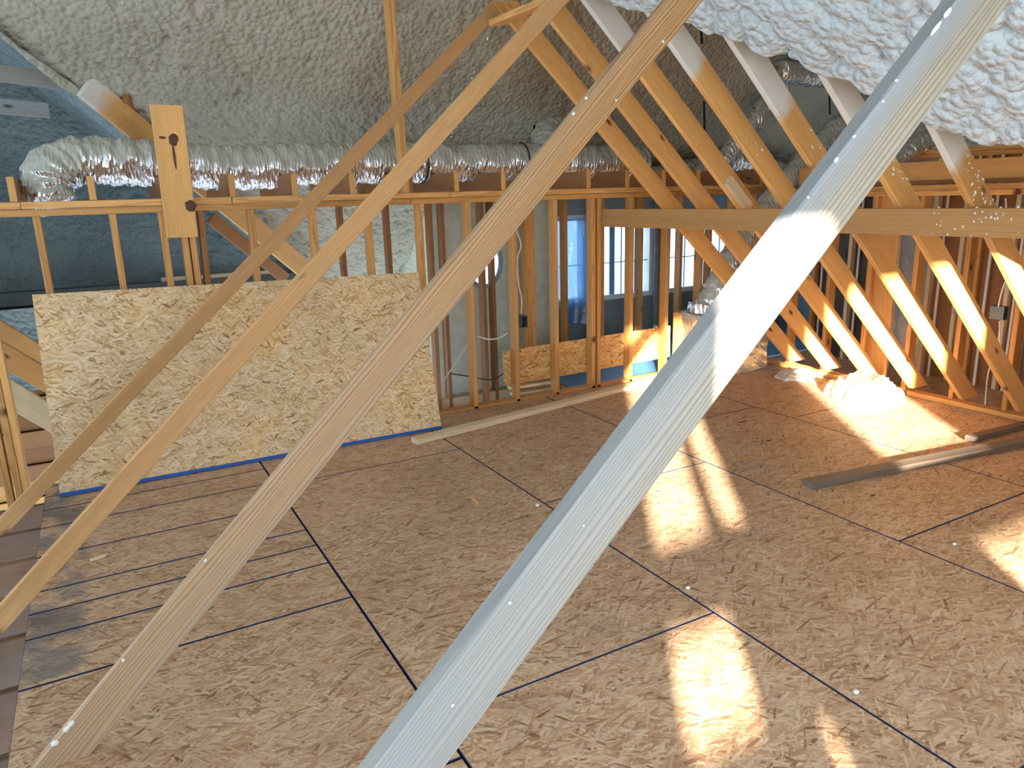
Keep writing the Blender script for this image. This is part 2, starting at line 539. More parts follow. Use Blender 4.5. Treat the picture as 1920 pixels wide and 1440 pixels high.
def foil_mat(name, dust=.5, tint=(.86, .85, .83), dusty=(.52, .50, .42), scale=20.0, bmp=.9, met=.96):
    m, n, l, p = new_mat(name)
    tc = N(n, 'ShaderNodeTexCoord')
    geo = N(n, 'ShaderNodeNewGeometry')
    mp = N(n, 'ShaderNodeMapping'); mp.inputs['Scale'].default_value = (2.4, 1, .7)
    l.new(tc.outputs['Object'], mp.inputs['Vector'])
    c1 = N(n, 'ShaderNodeTexNoise', noise_type='RIDGED_MULTIFRACTAL') if hasattr(bpy.types.ShaderNodeTexNoise, 'noise_type') else N(n, 'ShaderNodeTexNoise')
    c1.inputs['Scale'].default_value = scale; c1.inputs['Detail'].default_value = 4
    l.new(mp.outputs[0], c1.inputs['Vector'])
    c2 = N(n, 'ShaderNodeTexVoronoi', feature='F1'); c2.inputs['Scale'].default_value = scale * 1.2
    l.new(mp.outputs[0], c2.inputs['Vector'])
    bp = N(n, 'ShaderNodeBump'); bp.inputs['Strength'].default_value = bmp; bp.inputs['Distance'].default_value = .012
    l.new(mathn(n, l, 'ADD', c1.outputs['Fac'], c2.outputs['Distance']), bp.inputs['Height'])
    l.new(bp.outputs[0], p.inputs['Normal'])
    # foam overspray settled on the upper side
    sep = N(n, 'ShaderNodeSeparateXYZ'); l.new(geo.outputs['Normal'], sep.inputs[0])
    dn = N(n, 'ShaderNodeTexNoise'); dn.inputs['Scale'].default_value = 7; dn.inputs['Detail'].default_value = 4
    l.new(tc.outputs['Object'], dn.inputs['Vector'])
    a = mathn(n, l, 'ADD', sep.outputs[2], mathn(n, l, 'MULTIPLY', mathn(n, l, 'SUBTRACT', dn.outputs['Fac'], .5), 1.3))
    dr = ramp(n, [(.44, 0), (.60, 1)]); mr = N(n, 'ShaderNodeMapRange'); mr.inputs['From Min'].default_value = -1; mr.inputs['From Max'].default_value = 1
    l.new(mathn(n, l, 'ADD', a, dust * 2 - 1), mr.inputs['Value']); l.new(mr.outputs[0], dr.inputs[0])
    l.new(mixc(n, l, dr.outputs[0], tint, dusty), p.inputs['Base Color'])
    inv = mathn(n, l, 'SUBTRACT', 1.0, dr.outputs[0])
    l.new(mathn(n, l, 'MULTIPLY', inv, met), p.inputs['Metallic'])
    rr = N(n, 'ShaderNodeMapRange'); rr.inputs['To Min'].default_value = .24; rr.inputs['To Max'].default_value = .75
    l.new(dr.outputs[0], rr.inputs['Value']); l.new(rr.outputs[0], p.inputs['Roughness'])
    return m


def plain(name, c, rough=.6, metal=0.0, noise=.12, scale=8.0):
    m, n, l, p = new_mat(name)
    tc = N(n, 'ShaderNodeTexCoord')
    nz = N(n, 'ShaderNodeTexNoise'); nz.inputs['Scale'].default_value = scale; nz.inputs['Detail'].default_value = 4
    l.new(tc.outputs['Object'], nz.inputs['Vector'])
    r = ramp(n, [(.3, tuple(x * (1 - noise) for x in c)), (.7, tuple(min(1, x * (1 + noise)) for x in c))])
    l.new(nz.outputs['Fac'], r.inputs[0]); l.new(r.outputs[0], p.inputs['Base Color'])
    p.inputs['Roughness'].default_value = rough
    p.inputs['Metallic'].default_value = metal
    return m


def glass_mat(name, tint=(1, 1, 1), gloss=.06):
    m, n, l, p = new_mat(name)
    out = n['Material Output']
    t = N(n, 'ShaderNodeBsdfTransparent'); t.inputs[0].default_value = (*tint, 1)
    g = N(n, 'ShaderNodeBsdfGlossy'); g.inputs['Roughness'].default_value = .02
    mx = N(n, 'ShaderNodeMixShader'); mx.inputs[0].default_value = gloss
    l.new(t.outputs[0], mx.inputs[1]); l.new(g.outputs[0], mx.inputs[2]); l.new(mx.outputs[0], out.inputs['Surface'])
    return m


def sheet_mat(name, col, transp, gloss=.25):
    """thin crumpled plastic film"""
    m, n, l, p = new_mat(name)
    out = n['Material Output']
    tc = N(n, 'ShaderNodeTexCoord')
    nz = N(n, 'ShaderNodeTexNoise'); nz.inputs['Scale'].default_value = 14; nz.inputs['Detail'].default_value = 5
    l.new(tc.outputs['Object'], nz.inputs['Vector'])
    bp = N(n, 'ShaderNodeBump'); bp.inputs['Strength'].default_value = .8; bp.inputs['Distance'].default_value = .02
    l.new(nz.outputs['Fac'], bp.inputs['Height'])
    tl = N(n, 'ShaderNodeBsdfTranslucent'); tl.inputs[0].default_value = (*col, 1); l.new(bp.outputs[0], tl.inputs['Normal'])
    df = N(n, 'ShaderNodeBsdfDiffuse'); df.inputs[0].default_value = (*col, 1); l.new(bp.outputs[0], df.inputs['Normal'])
    gl = N(n, 'ShaderNodeBsdfGlossy'); gl.inputs['Roughness'].default_value = .2; l.new(bp.outputs[0], gl.inputs['Normal'])
    tr = N(n, 'ShaderNodeBsdfTransparent'); tr.inputs[0].default_value = (*[min(1, .35 + .65 * c) for c in col], 1)
    m1 = N(n, 'ShaderNodeMixShader'); m1.inputs[0].default_value = .5
    m2 = N(n, 'ShaderNodeMixShader'); m2.inputs[0].default_value = gloss
    m3 = N(n, 'ShaderNodeMixShader'); m3.inputs[0].default_value = transp
    l.new(tl.outputs[0], m1.inputs[1]); l.new(df.outputs[0], m1.inputs[2])
    l.new(m1.outputs[0], m2.inputs[1]); l.new(gl.outputs[0], m2.inputs[2])
    l.new(m2.outputs[0], m3.inputs[1]); l.new(tr.outputs[0], m3.inputs[2])
    l.new(m3.outputs[0], out.inputs['Surface'])
    return m


M = {}
M['pine'] = wood_mat('pine_orange', srgb(226, 174, 104), srgb(162, 102, 46), 40, .6, .9)
M['pine_web'] = wood_mat('pine_tan', srgb(214, 168, 112), srgb(142, 90, 46), 44, .75, .9)
M['pine_coarse'] = wood_mat('pine_coarse_grain', srgb(206, 160, 108), srgb(112, 68, 34), 30, .95, .35, bump=.5, grey=srgb(158, 148, 132), grey_amt=.25)
M['pine_pale'] = wood_mat('pine_pale_weathered', srgb(160, 148, 126), srgb(92, 76, 60), 30, .9, .12, bump=.6, grey=srgb(146, 152, 156), grey_amt=.5)
M['pine_white'] = wood_mat('pine_fresh_white', srgb(232, 214, 178), srgb(206, 172, 122), 40, .4, .4)
M['pine_stud'] = wood_mat('pine_stud', srgb(214, 160, 92), srgb(146, 90, 42), 40, .6, .9)
M['pine_dark'] = wood_mat('pine_shadow_brown', srgb(160, 110, 62), srgb(104, 66, 34), 34, .5, .5)  # brown pine; shadow on the joist sides is mixed into this tone
M['pine_old'] = wood_mat('pine_grey_old', srgb(134, 108, 84), srgb(80, 60, 46), 40, .65, .5, grey=srgb(112, 104, 96), grey_amt=.45)
M['joist'] = wood_mat('joist_weathered_brown', srgb(136, 104, 78), srgb(74, 54, 40), 34, .8, .5, grey=srgb(112, 102, 94), grey_amt=.15)
M['pine_beam'] = wood_mat('pine_beam', srgb(186, 142, 84), srgb(134, 92, 46), 26, .4, .6)
M['osb'] = osb_mat('osb_floor', srgb(144, 104, 74), srgb(190, 150, 114), srgb(214, 184, 152), stain=True)
M['osb_sheet'] = osb_mat('osb_sheet', srgb(168, 122, 74), srgb(218, 182, 130), srgb(238, 216, 180), yellow=.55)
M['osb_strip'] = osb_mat('osb_strip', srgb(150, 98, 48), srgb(212, 160, 90), srgb(232, 196, 136))
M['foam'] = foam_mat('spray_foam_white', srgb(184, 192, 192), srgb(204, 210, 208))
M['foam_shaded'] = foam_mat('spray_foam_shaded', srgb(166, 159, 138), srgb(188, 181, 160))  # same foam, with the back slope's shade put into the colour
M['foam_blue_shade'] = foam_mat('spray_foam_blue_shade', srgb(124, 140, 142), srgb(150, 164, 162))  # same foam, with the dim blue shade at far left in the colour
M['foil'] = foil_mat('duct_foil', .50)
M['foil_clean'] = foil_mat('duct_foil_clean', .22, tint=(.90, .88, .84))
M['foil_box'] = foil_mat('box_foil', .12, tint=(.88, .84, .74), scale=34, bmp=.35, met=.7)
M['foil_half'] = foil_mat('duct_foil_half', .40)
M['foil_dusty'] = foil_mat('duct_foil_oversprayed', .86)
M['navy'] = plain('navy_edge_paint', srgb(22, 38, 78), .6)
M['blue_edge'] = plain('blue_edge_paint', srgb(28, 88, 176), .5)
M['dark'] = plain('dark_underlay', srgb(26, 26, 34), .9)
M['kraft'] = plain('kraft_paper_dark', srgb(74, 66, 62), .5, noise=.25, scale=14)
M['kraft_print'] = plain('kraft_print', srgb(34, 28, 28), .6)
M['brown'] = wood_mat('brown_sheathing', srgb(152, 104, 64), srgb(104, 66, 38), 20, .35, .4)
M['poly'] = sheet_mat('poly_vapour_film', (.58, .58, .56), .05, .35)
M['white_paint'] = plain('white_strip', srgb(226, 222, 208), .6)
M['pale_board'] = plain('pale_green_board', srgb(192, 196, 176), .8)
M['grey_board'] = plain('grey_ledge', srgb(96, 100, 98), .8)
M['blue_wall'] = plain('blue_membrane', srgb(128, 150, 162), .6)
M['grey_wall'] = plain('grey_blue_wall', srgb(112, 126, 132), .7)
M['frame_blue'] = plain('window_bar_blue', srgb(96, 150, 196), .5)
M['floor_blue_light'] = plain('far_floor_blue_light', srgb(84, 132, 168), .5)  # blue skylight from the windows is put into the floor colour
M['frame_white'] = plain('window_frame_white', srgb(206, 216, 222), .4)
M['glass'] = glass_mat('window_glass')
M['plastic_blue'] = sheet_mat('blue_plastic_film', (.12, .42, .85), .35)
M['bag'] = sheet_mat('clear_plastic_bag', (.86, .87, .84), .22, .3)
M['cable'] = plain('white_cable', srgb(226, 224, 214), .4)
M['steel'] = plain('galvanised_steel', srgb(104, 114, 120), .5, .5)
M['black'] = plain('black_strap', srgb(18, 18, 22), .6)
M['foam_bit'] = plain('foam_crumb', srgb(228, 232, 226), .8)
M['knot'] = plain('knot_brown', srgb(84, 44, 18), .6, noise=.4, scale=40)
M['nail'] = plain('dark_nail', srgb(40, 36, 34), .5, .6)

ANG = math.radians(42.7)
sA, cA = math.sin(ANG), math.cos(ANG)
D_R = 2.63              # distance of the right-hand rafter undersides from the eye


def rafter_x(z, D=D_R): return (D - cA * (z - H)) / sA


# ------------------------------------------------------------------ floor
XE, S1, S2, S3, S4, XW = -.468, .78, 2.02, 3.232, 4.44, 5.70
YB = 5.28
floor = box('floor', (XE + .004, -1.5, -.040), (6.62, YB, -.019), M['dark'])
tag(floor, kind='structure')


def panel(x0, x1, y0, y1, mat='osb', gap=.0026, th=.018):
    """one floor sheet, blue-black painted edges, strands running along the sheet"""
    hx, hy = (x1 - x0) / 2 - gap, (y1 - y0) / 2 - gap
    e = .0025
    vs = [(-hx, -hy, -th), (hx, -hy, -th), (hx, hy, -th), (-hx, hy, -th),
          (-hx, -hy, -e), (hx, -hy, -e), (hx, hy, -e), (-hx, hy, -e),
          (-hx + e, -hy + e, 0), (hx - e, -hy + e, 0), (hx - e, hy - e, 0), (-hx + e, hy - e, 0)]
    fs = [(3, 2, 1, 0), (0, 1, 5, 4), (1, 2, 6, 5), (2, 3, 7, 6), (3, 0, 4, 7),
          (4, 5, 9, 8), (5, 6, 10, 9), (6, 7, 11, 10), (7, 4, 8, 11), (8, 9, 10, 11)]
    me = bpy.data.meshes.new('floor_panel')
    me.from_pydata(vs, [], fs); me.update()
    me.materials.append(M[mat]); me.materials.append(M['navy'])
    for p in me.polygons:
        if p.index not in (0, 9): p.material_index = 1
    return link('floor_panel', me, None, floor, Matrix.Translation(((x0 + x1) / 2, (y0 + y1) / 2, 0)))


# left bay is laid with ripped strips, the others with full sheets in staggered courses
ys = [-1.5, .60, 1.80, 2.92, 3.29, 3.51, 3.72, 4.12, 4.52, 4.80, 5.03, YB]
for a, b in zip(ys[:-1], ys[1:]): panel(XE, S1, a, b, gap=.0042)
for (x0, x1, cuts) in ((S1, S2, [-1.5, 2.0, 4.44, YB]), (S2, S3, [-1.5, .9, 3.33, YB]),
                       (S3, S4, [-1.5, 2.0, 4.05, YB]), (S4, XW, [-1.5, 1.25, 3.68, YB]), (XW, 6.62, [-1.5, 2.4, YB])):
    for a, b in zip(cuts[:-1], cuts[1:]): panel(x0, x1, a, b)

# floor of the rooms behind the stud wall
far_floor = box('far_room_floor', (3.62, YB + .1, -.05), (7.6, 6.75, -.02), M['floor_blue_light'], floor)

# floor joists showing beyond the cut edge of the floor
jl = ['nearest the camera', 'second from the camera', 'third from the camera', 'fourth from the camera', 'fifth from the camera', 'sixth from the camera',
      'fourth from the stud wall', 'third from the stud wall', 'second from the stud wall', 'nearest the stud wall']
for k in range(10):
    y = 5.06 - .406 * (9 - k)
    o = board('floor_joist', (-2.6, y, -.185), (5.7, y, -.185), .28, .038, (0, 0, 1), M['joist'])
    tag(o, 'weathered grey floor joist beyond the cut floor edge, ' + jl[k], 'joist', 'floor joists left of the floor edge')

# ------------------------------------------------------------------ back stud wall
wall_back = tag(empty('wall_back', (2.5, YB, 0)), kind='structure')
PB, PT = 1.645, 1.730            # underside and top of the doubled top plate


def stud_y(parent, x, y0, z0, z1, mat='pine_stud', w=.089, t=.038, name='stud', lean=0.0):
    """stud of a wall that runs along X; x is its left edge, y0 its front face"""
    return board(name, (x + t / 2 + lean, y0 + w / 2, z0), (x + t / 2, y0 + w / 2, z1), w, t, (0, 1, 0), M[mat], parent)


for x in (-1.09, -.685, -.28, .12, .94, 1.352, 1.755, 2.15, 2.55, 2.95, 3.343, 3.725, 3.782, 4.14, 4.55, 4.96, 5.36, 5.66):
    stud_y(wall_back, x, YB, -.35 if x < 0 else 0.0, PB)
for x in (.395, .512, .560): stud_y(wall_back, x, YB, 0, PB)
stud_y(wall_back, .630, YB + .02, 0, PB, 'pine_dark', lean=-.03)
# doubled top plate in lengths
for (x0, x1) in ((-2.4, -.33), (-.327, .845), (.850, 3.60), (3.604, 5.85)):
    board('top_plate', (x0, YB + .0445, PT - .0215), (x1, YB + .0445, PT - .0215), .089, .040, (0, 1, 0), M['pine'], wall_back)
for (x0, x1) in ((-2.4, 2.1), (2.104, 5.85)):
    board('top_plate', (x0, YB + .0445, PB + .0205), (x1, YB + .0445, PB + .0205), .089, .040, (0, 1, 0), M['pine_stud'], wall_back)
board('bottom_plate', (2.2, YB + .0445, .002), (5.72, YB + .0445, .002), .089, .036, (0, 1, 0), M['pine_stud'], wall_back)
# ceiling joists running back from the plate
for k in range(16):
    x = -.355 + .4045 * k
    o = board('ceiling_joist', (x, YB + .005, PT + .071), (x, YB + (1.1 if x < 2.3 else 1.5), PT + .071), .140, .038, (0, 0, 1), M['pine_dark'], wall_back)
    board('joist_end', (x, YB - .001, PT + .001), (x, YB - .001, PT + .141), .038, .010, (1, 0, 0), M['pine'], wall_back)  # light end face; the joist sides carry the shadow-toned pine
board('ceiling_joist', (2.105, YB + .005, PT + .071), (2.105, YB + 1.1, PT + .071), .140, .038, (0, 0, 1), M['pine_dark'], wall_back)

# ------------------------------------------------------------------ right stud wall
wall_right = tag(empty('wall_right', (5.8, 3.0, 0)), kind='structure')
RX = 5.745
for y in (4.88, 4.475, 4.07, 3.665, 3.265, 2.865, 2.46, 2.055, 1.65, 1.2, .8):
    board('stud', (RX + .0445, y, .04), (RX + .0445, y, 1.60), .089, .038, (1, 0, 0), M['pine_stud'], wall_right)
board('bottom_plate', (RX + .0, .2, .020), (RX + .0, 5.26, .020), .10, .038, (1, 0, 0), M['pine_stud'], wall_right)
for z in (1.618, 1.660):
    board('top_plate', (RX + .0445, .2, z), (RX + .0445, 5.26, z), .089, .040, (1, 0, 0), M['pine'], wall_right)
board('header', (RX + .06, .2, 1.778), (RX + .06, 4.9, 1.778), .16, .040, (0, 0, 1), M['pine'], wall_right)
board('header', (RX + .075, .2, 1.698), (RX + .075, 4.9, 1.698), .10, .030, (1, 0, 0), M['pine_dark'], wall_right)

board('plywood_panel', (RX + .06, onX(1648, 560, RX + .06).y, .04), (RX + .06, onX(1648, 560, RX + .06).y, 1.60), .27, .018, (0, 1, 0), M['pine'], wall_right)

# outer wall behind it: studs, insulation, pale strips
wall_outer = tag(empty('wall_outer', (6.5, 3.0, 0)), kind='structure')
OX = 6.44
yy = 5.2
k = 0
while yy > .6:
    board('stud', (OX + .07, yy, 0), (OX + .07, yy, 1.9), .14, .038, (1, 0, 0), M['pine_white' if k % 2 else 'pine_stud'], wall_outer)
    board('edge_strip', (OX + .002, yy - .10, 0), (OX + .002, yy - .10, 1.9), .022, .012, (0, 1, 0), M['white_paint'], wall_outer)
    px = pix(Vector((OX + .07, yy - .2, 1.0)))[0]
    mat = 'kraft' if px < 1640 else ('poly' if px < 1745 else 'brown')
    b = board('insulation_batt', (OX + .075, yy - .203, 0), (OX + .075, yy - .203, 1.9), .36, .05, (0, 1, 0), M[mat], wall_outer)
    if mat == 'brown':
        board('stud', (OX + .06, yy - .26, 0), (OX + .06, yy - .26, 1.9), .12, .036, (1, 0, 0), M['pine_white'], wall_outer)
        board('edge_strip', (OX + .000, yy - .33, 0), (OX + .000, yy - .33, 1.9), .018, .012, (0, 1, 0), M['white_paint'], wall_outer)
    yy -= .406
    k += 1
for z in (1.92, 1.96): board('top_plate', (OX + .07, .4, z), (OX + .07, 5.3, z), .14, .038, (1, 0, 0), M['pine'], wall_outer)

# ------------------------------------------------------------------ second stud wall and the room behind
wall_middle = tag(empty('wall_middle', (3.6, 6.2, 0)), kind='structure')
for x in (1.82, 2.225, 2.62, 3.13, 4.045, 4.49, 4.99, 5.53, 5.95):
    stud_y(wall_middle, x, 6.2, -.5 if x < 3.4 else -.02, 1.73, 'pine_dark' if x < 3.6 else 'pine_stud')
stud_y(wall_middle, 3.60, 6.2, -.02, 1.73, 'pine_stud', t=.11, name='post')
board('top_plate', (1.6, 6.245, 1.70), (7.6, 6.245, 1.70), .089, .038, (0, 1, 0), M['pine_dark'], wall_middle)

# pale end wall with a round window
wall_pale = tag(empty('wall_left_room', (3.4, 6.62, 0)), kind='structure')
YP = 6.62
cen = onY(906, 492, YP)
RW = .19


def holed_wall(name, x0, x1, z0, z1, cx, cz, r, y, th, mat, parent):
    n = 48
    ring, rect = [], []
    for i in range(n):
        a = 2 * math.pi * i / n
        c, s = math.cos(a), math.sin(a)
        ring.append((cx + r * c, cz + r * s * 1.25))
        tx = ((x1 - cx) / c) if c > 1e-6 else ((x0 - cx) / c if c < -1e-6 else 1e9)
        tz = ((z1 - cz) / s) if s > 1e-6 else ((z0 - cz) / s if s < -1e-6 else 1e9)
        t = min(abs(tx), abs(tz))
        rect.append((cx + t * c, cz + t * s))
    vs = [(x, y, z) for x, z in ring] + [(x, y, z) for x, z in rect] + [(x, y + th, z) for x, z in ring] + [(x, y + th, z) for x, z in rect]
    fs = []
    for i in range(n):
        j = (i + 1) % n
        fs += [(i, n + i, n + j, j), (2 * n + j, 3 * n + j, 3 * n + i, 2 * n + i), (i, j, 2 * n + j, 2 * n + i)]
    me = bpy.data.meshes.new(name); me.from_pydata(vs, [], fs); me.update()
    return link(name, me, mat, parent)


holed_wall('sheathing', 2.84, onY(1030, 500, YP).x, -1.2, 1.75, cen.x, cen.z, RW, YP, .04, M['pale_board'], wall_pale)
win_r = tag(empty('window_4', (cen.x, YP, cen.z)), kind='structure')
pts = [(cen.x + RW * math.cos(a), YP - .01, cen.z + RW * 1.25 * math.sin(a)) for a in [2 * math.pi * i / 24 for i in range(25)]]
tube('window_frame', pts, .022, M['blue_wall'], win_r, seg=8, n=3, cap=False)
me = bpy.data.meshes.new('pane')
me.from_pydata([(cen.x + RW * math.cos(2 * math.pi * i / 32), YP + .02, cen.z + RW * 1.25 * math.sin(2 * math.pi * i / 32)) for i in range(32)], [], [tuple(range(32))])
link('pane', me, M['glass'], win_r)
for x in (2.90, 3.42): board('stud', (x, YP - .05, -.6), (x, YP - .05, 1.7), .089, .038, (0, 1, 0), M['pine_dark'], wall_pale)
board('sole_plate', (2.1, YP - .06, -.30), (3.7, YP - .06, -.30), .10, .06, (0, 0, 1), M['pine_white'], wall_pale)
# boards in the stair opening below
for k in range(8):
    board('stair_board', (1.0, 5.48 + .15 * k, -.66), (3.60, 5.48 + .15 * k, -.66), .146, .03, (0, 1, 0), M['pine'], wall_pale)
board('stair_skirt', (2.25, 5.45, .05), (2.75, 6.5, -.40), .22, .03, (0, 0, 1), M['pine'], wall_pale)
board('stair_skirt', (2.60, 5.60, -.20), (3.0, 6.5, -.42), .10, .03, (0, 0, 1), M['pine_dark'], wall_pale)
box('stair_side', (3.60, YB + .1, -.66), (3.63, 6.6, -.02), M['pine_dark'], wall_pale)
for k in range(4):
    board('shim_board', (3.12, 5.62 + .05 * k, -.10 + .05 * k), (3.58, 5.60 + .05 * k, -.10 + .05 * k), .09, .03, (0, 1, 0), M['pine_white'], wall_pale)

# far window wall, close behind the second row of studs
wall_far = tag(empty('wall_far', (5.6, 6.75, 0)), kind='structure')
YF = 6.75
ZS, ZH = .565, 1.43
XL, XR_ = 3.95, 7.6
wins = [(4.26, 4.65), (4.80, 5.575), (5.845, 6.95)]
box('sill_wall', (XL, YF, -.1), (XR_, YF + .12, ZS - .04), M['grey_wall'], wall_far)
box('lintel', (XL, YF, ZH + .04), (XR_, YF + .12, 1.86), M['blue_wall'], wall_far)
xs = [XL] + [v for w in wins for v in (w[0] - .04, w[1] + .04)] + [XR_]
for a, b in zip(xs[0::2], xs[1::2]): box('pier', (a, YF, ZS - .04), (b, YF + .12, ZH + .04), M['blue_wall'], wall_far)
for i, (a, b) in enumerate(wins):
    w = tag(empty('window_%d' % (i + 1), ((a + b) / 2, YF, ZS)), kind='structure')
    for (lo, hi) in (((a - .04, YF - .01, ZS - .04), (a + .02, YF + .10, ZH + .04)), ((b - .02, YF - .01, ZS - .04), (b + .04, YF + .10, ZH + .04)),
                     ((a + .02, YF - .01, ZS - .04), (b - .02, YF + .10, ZS + .015)), ((a + .02, YF - .01, ZH - .02), (b - .02, YF + .10, ZH + .04))):
        box('frame', lo, hi, M['frame_white'], w)
    box('muntin', (a + .02, YF + .03, .928), (b - .02, YF + .045, .938), M['frame_blue'], w)
    nmun = 1 if i == 0 else 3
    for q in range(nmun):
        x = a + (b - a) * (q + 1) / (nmun + 1)
        wd = .035 if (i == 1 and q == 0) else .006
        if i == 1 and q == 0: x = onY(1151, 490, YF).x
        box('muntin', (x - wd, YF + .03, ZS + .015), (x + wd, YF + .045, ZH - .02), M['frame_blue'], w)
    box('pane', (a + .02, YF + .055, ZS + .015), (b - .02, YF + .059, ZH - .02), M['glass'], w)
# room side and framing against the window wall
box('side_panel', (XR_ - .05, 5.4, -.1), (XR_, YF, 1.86), M['blue_wall'], wall_far)
for x in (4.73, 5.70, 7.1): board('stud', (x, YF - .06, 0), (x, YF - .06, 1.8), .089, .038, (1, 0, 0), M['pine_dark'], wall_far)
for (x0, x1) in ((3.97, 4.16), (5.60, 5.68)): box('membrane', (x0, YF - .05, -.05), (x1, YF - .02, 1.8), M['blue_wall'], wall_far)
# blue plastic over the first window
P = np.zeros((30, 40, 3))
for i in range(30):
    for j in range(40):
        u, v = i / 29, j / 39
        a_, b_ = np.array([u * 9]), np.array([v * 3])
        P[i, j] = (4.22 + .45 * u + .02 * math.sin(v * 9), YF - .10 + .06 * float(vnoise(a_, b_, 3)[0]), .38 + 1.05 * v - .10 * u * (1 - v))
tag(link('plastic_sheet', grid_mesh('plastic_sheet', P), M['plastic_blue']), 'blue translucent plastic sheet hung over the left far window', 'plastic sheet')

# dark deck over the far room, added to keep out sky light from above
box('sky_block_deck', (2.35, 6.40, 1.875), (XR_, 6.95, 1.895), M['dark'], wall_far)

# ------------------------------------------------------------------ spray-foamed roof slopes
MB_ = .923


def roof_b(Y): return H + MB_ * (7.0 - Y)


VX0, VY0, VK = .52, 6.47, 1.15          # valley line in plan: X = VX0 + VK (Y - VY0)
nB = Vector((0, MB_, 1)).normalized()


def b_grid(x0, x1, y0, y1, dx, dy, valley=False, seed=1):
    ny, nx = int((y1 - y0) / dy) + 1, int((x1 - x0) / dx) + 1
    Y = np.linspace(y0, y1, ny)[:, None] * np.ones((1, nx))
    t = np.linspace(0, 1, nx)[None, :]
    xl = x0 * np.ones((ny, 1))
    if valley: xl = np.maximum(x0, VX0 + VK * (Y[:, :1] - VY0) - .09)
    X = xl + (x1 - xl) * t
    h = foam_h(X, Y * 1.36, seed) - .06
    P = np.stack([X - nB.x * h, Y - nB.y * h, H + MB_ * (7 - Y) - nB.z * h], -1)
    return P


ceil = link('ceiling', grid_mesh('ceiling', b_grid(-2.2, 2.93, 4.6, 7.95, .02, .016, True)), M['foam_shaded'])
tag(ceil, kind='structure')
o = link('ceiling', grid_mesh('ceiling', b_grid(2.93, 8.5, 4.6, 6.8, .03, .02, False)), M['foam_shaded'], ceil)
o.name = 'foam_field'
o = link('foam_field', grid_mesh('foam_field', b_grid(-4.5, 8.5, 2.6, 4.62, .15, .1, False)), M['foam_shaded'], ceil)

ny_, nx_ = 40, 130
Yg = np.linspace(-1.6, 2.64, ny_)[:, None] * np.ones((1, nx_)); Xg = np.linspace(-8, 11, nx_)[None, :] * np.ones((ny_, 1))
link('foam_field', grid_mesh('foam_field', np.stack([Xg, Yg, 4.3 + (Yg + 1.6) * .345 - foam_h(Xg, Yg, 41)], -1)), M['foam_shaded'], ceil)  # unseen roof slope, added to block sky light from overhead
link('foam_field', grid_mesh('foam_field', b_grid(-8.0, -4.45, 2.6, 5.2, .15, .1, False)), M['foam_shaded'], ceil)

# cross-gable slope to the left of the valley
KG = MB_ / VK
zv = roof_b(VY0)


def g_grid(x0, y1, du, dv):
    n, m = int(4.6 / du), int((y1 - 4.2) / dv)
    Xs = np.linspace(x0, 2.2, n)[:, None] * np.ones((1, m))
    yv = VY0 + (Xs - VX0) / VK
    t = np.linspace(0, 1, m)[None, :]
    Y = yv - .13 + (y1 - yv + .13) * t
    h = foam_h(Xs * 1.3 + 20, Y, 5) - .05
    nG = Vector((KG, 0, 1)).normalized()
    return np.stack([Xs - nG.x * h, Y, zv - KG * (Xs - VX0) - nG.z * h], -1)


tag(link('ceiling', grid_mesh('ceiling', g_grid(-3.0, 8.35, .03, .03)), M['foam_blue_shade']), kind='structure')
# foamed end wall below the cross gable
n_, m_ = 150, 70
X = np.linspace(-2.6, 2.35, n_)[:, None] * np.ones((1, m_))
Zt = np.minimum(4.5, zv - KG * (X - VX0))
Zz = .95 + (Zt - .95) * np.linspace(0, 1, m_)[None, :]
hh = foam_h(X + 40, Zz, 12) - .03
tag(link('wall_gable', grid_mesh('wall_gable', np.stack([X, 8.3 - hh, Zz], -1)), M['foam_blue_shade']), kind='structure')
wg = [o for o in bpy.data.objects if o.name == 'wall_gable'][0]
box('backing', (1.7, 8.36, -.9), (3.5, 8.40, 2.0), M['foam_shaded'], wg)
board('ledge', (-2.6, 8.15, .86), (2.35, 8.15, .86), .20, .16, (0, 0, 1), M['grey_board'], wg)
for z, y in ((.62, 7.9), (.76, 8.0), (.95, 8.12)):
    board('ledge_board', (.55, y - .02, z), (1.7, y - .02, z), .10, .04, (0, 0, 1), M['pine_white'], wg)
board('ledger', (-2.2, 7.3, .585), (.62, 7.3, .585), .15, .05, (0, 0, 1), M['pine_old'], wg)

n_, m_ = 50, 60
Yl_ = np.linspace(5.5, 8.4, n_)[:, None] * np.ones((1, m_)); Zl_ = np.linspace(-1.0, 4.9, m_)[None, :] * np.ones((n_, 1))
tag(link('sky_block_left', grid_mesh('sky_block_left', np.stack([-2.45 + foam_h(Yl_, Zl_, 44), Yl_, Zl_], -1)), M['foam_blue_shade']), kind='structure')  # unseen foam wall, added to block skylight and darken the left attic

n_, m_ = 60, 50
Yl_ = np.linspace(-1.4, 7.2, n_)[:, None] * np.ones((1, m_)); Zl_ = np.linspace(-.6, 5.7, m_)[None, :] * np.ones((n_, 1))
tag(link('sky_block_right', grid_mesh('sky_block_right', np.stack([7.9 - foam_h(Yl_, Zl_, 47), Yl_, Zl_], -1)), M['foam_shaded']), kind='structure')  # foam wall added to block skylight coming in from the right

# collar ties with overspray in the cross gable
for (pa, pb, lab) in (((-40, 132, 6.4), (152, 158, 6.4), 'upper of two pale collar ties beneath the dark foam at far left'),
                      ((-40, 196, 6.9), (92, 207, 6.9), 'lower of two pale collar ties beneath the dark foam at far left')):
    o = board('collar_tie', onY(*pa), onY(*pb), .11, .038, (0, 0, 1), M['pine_pale'])
    tag(o, lab, 'beam', 'collar ties at far left')

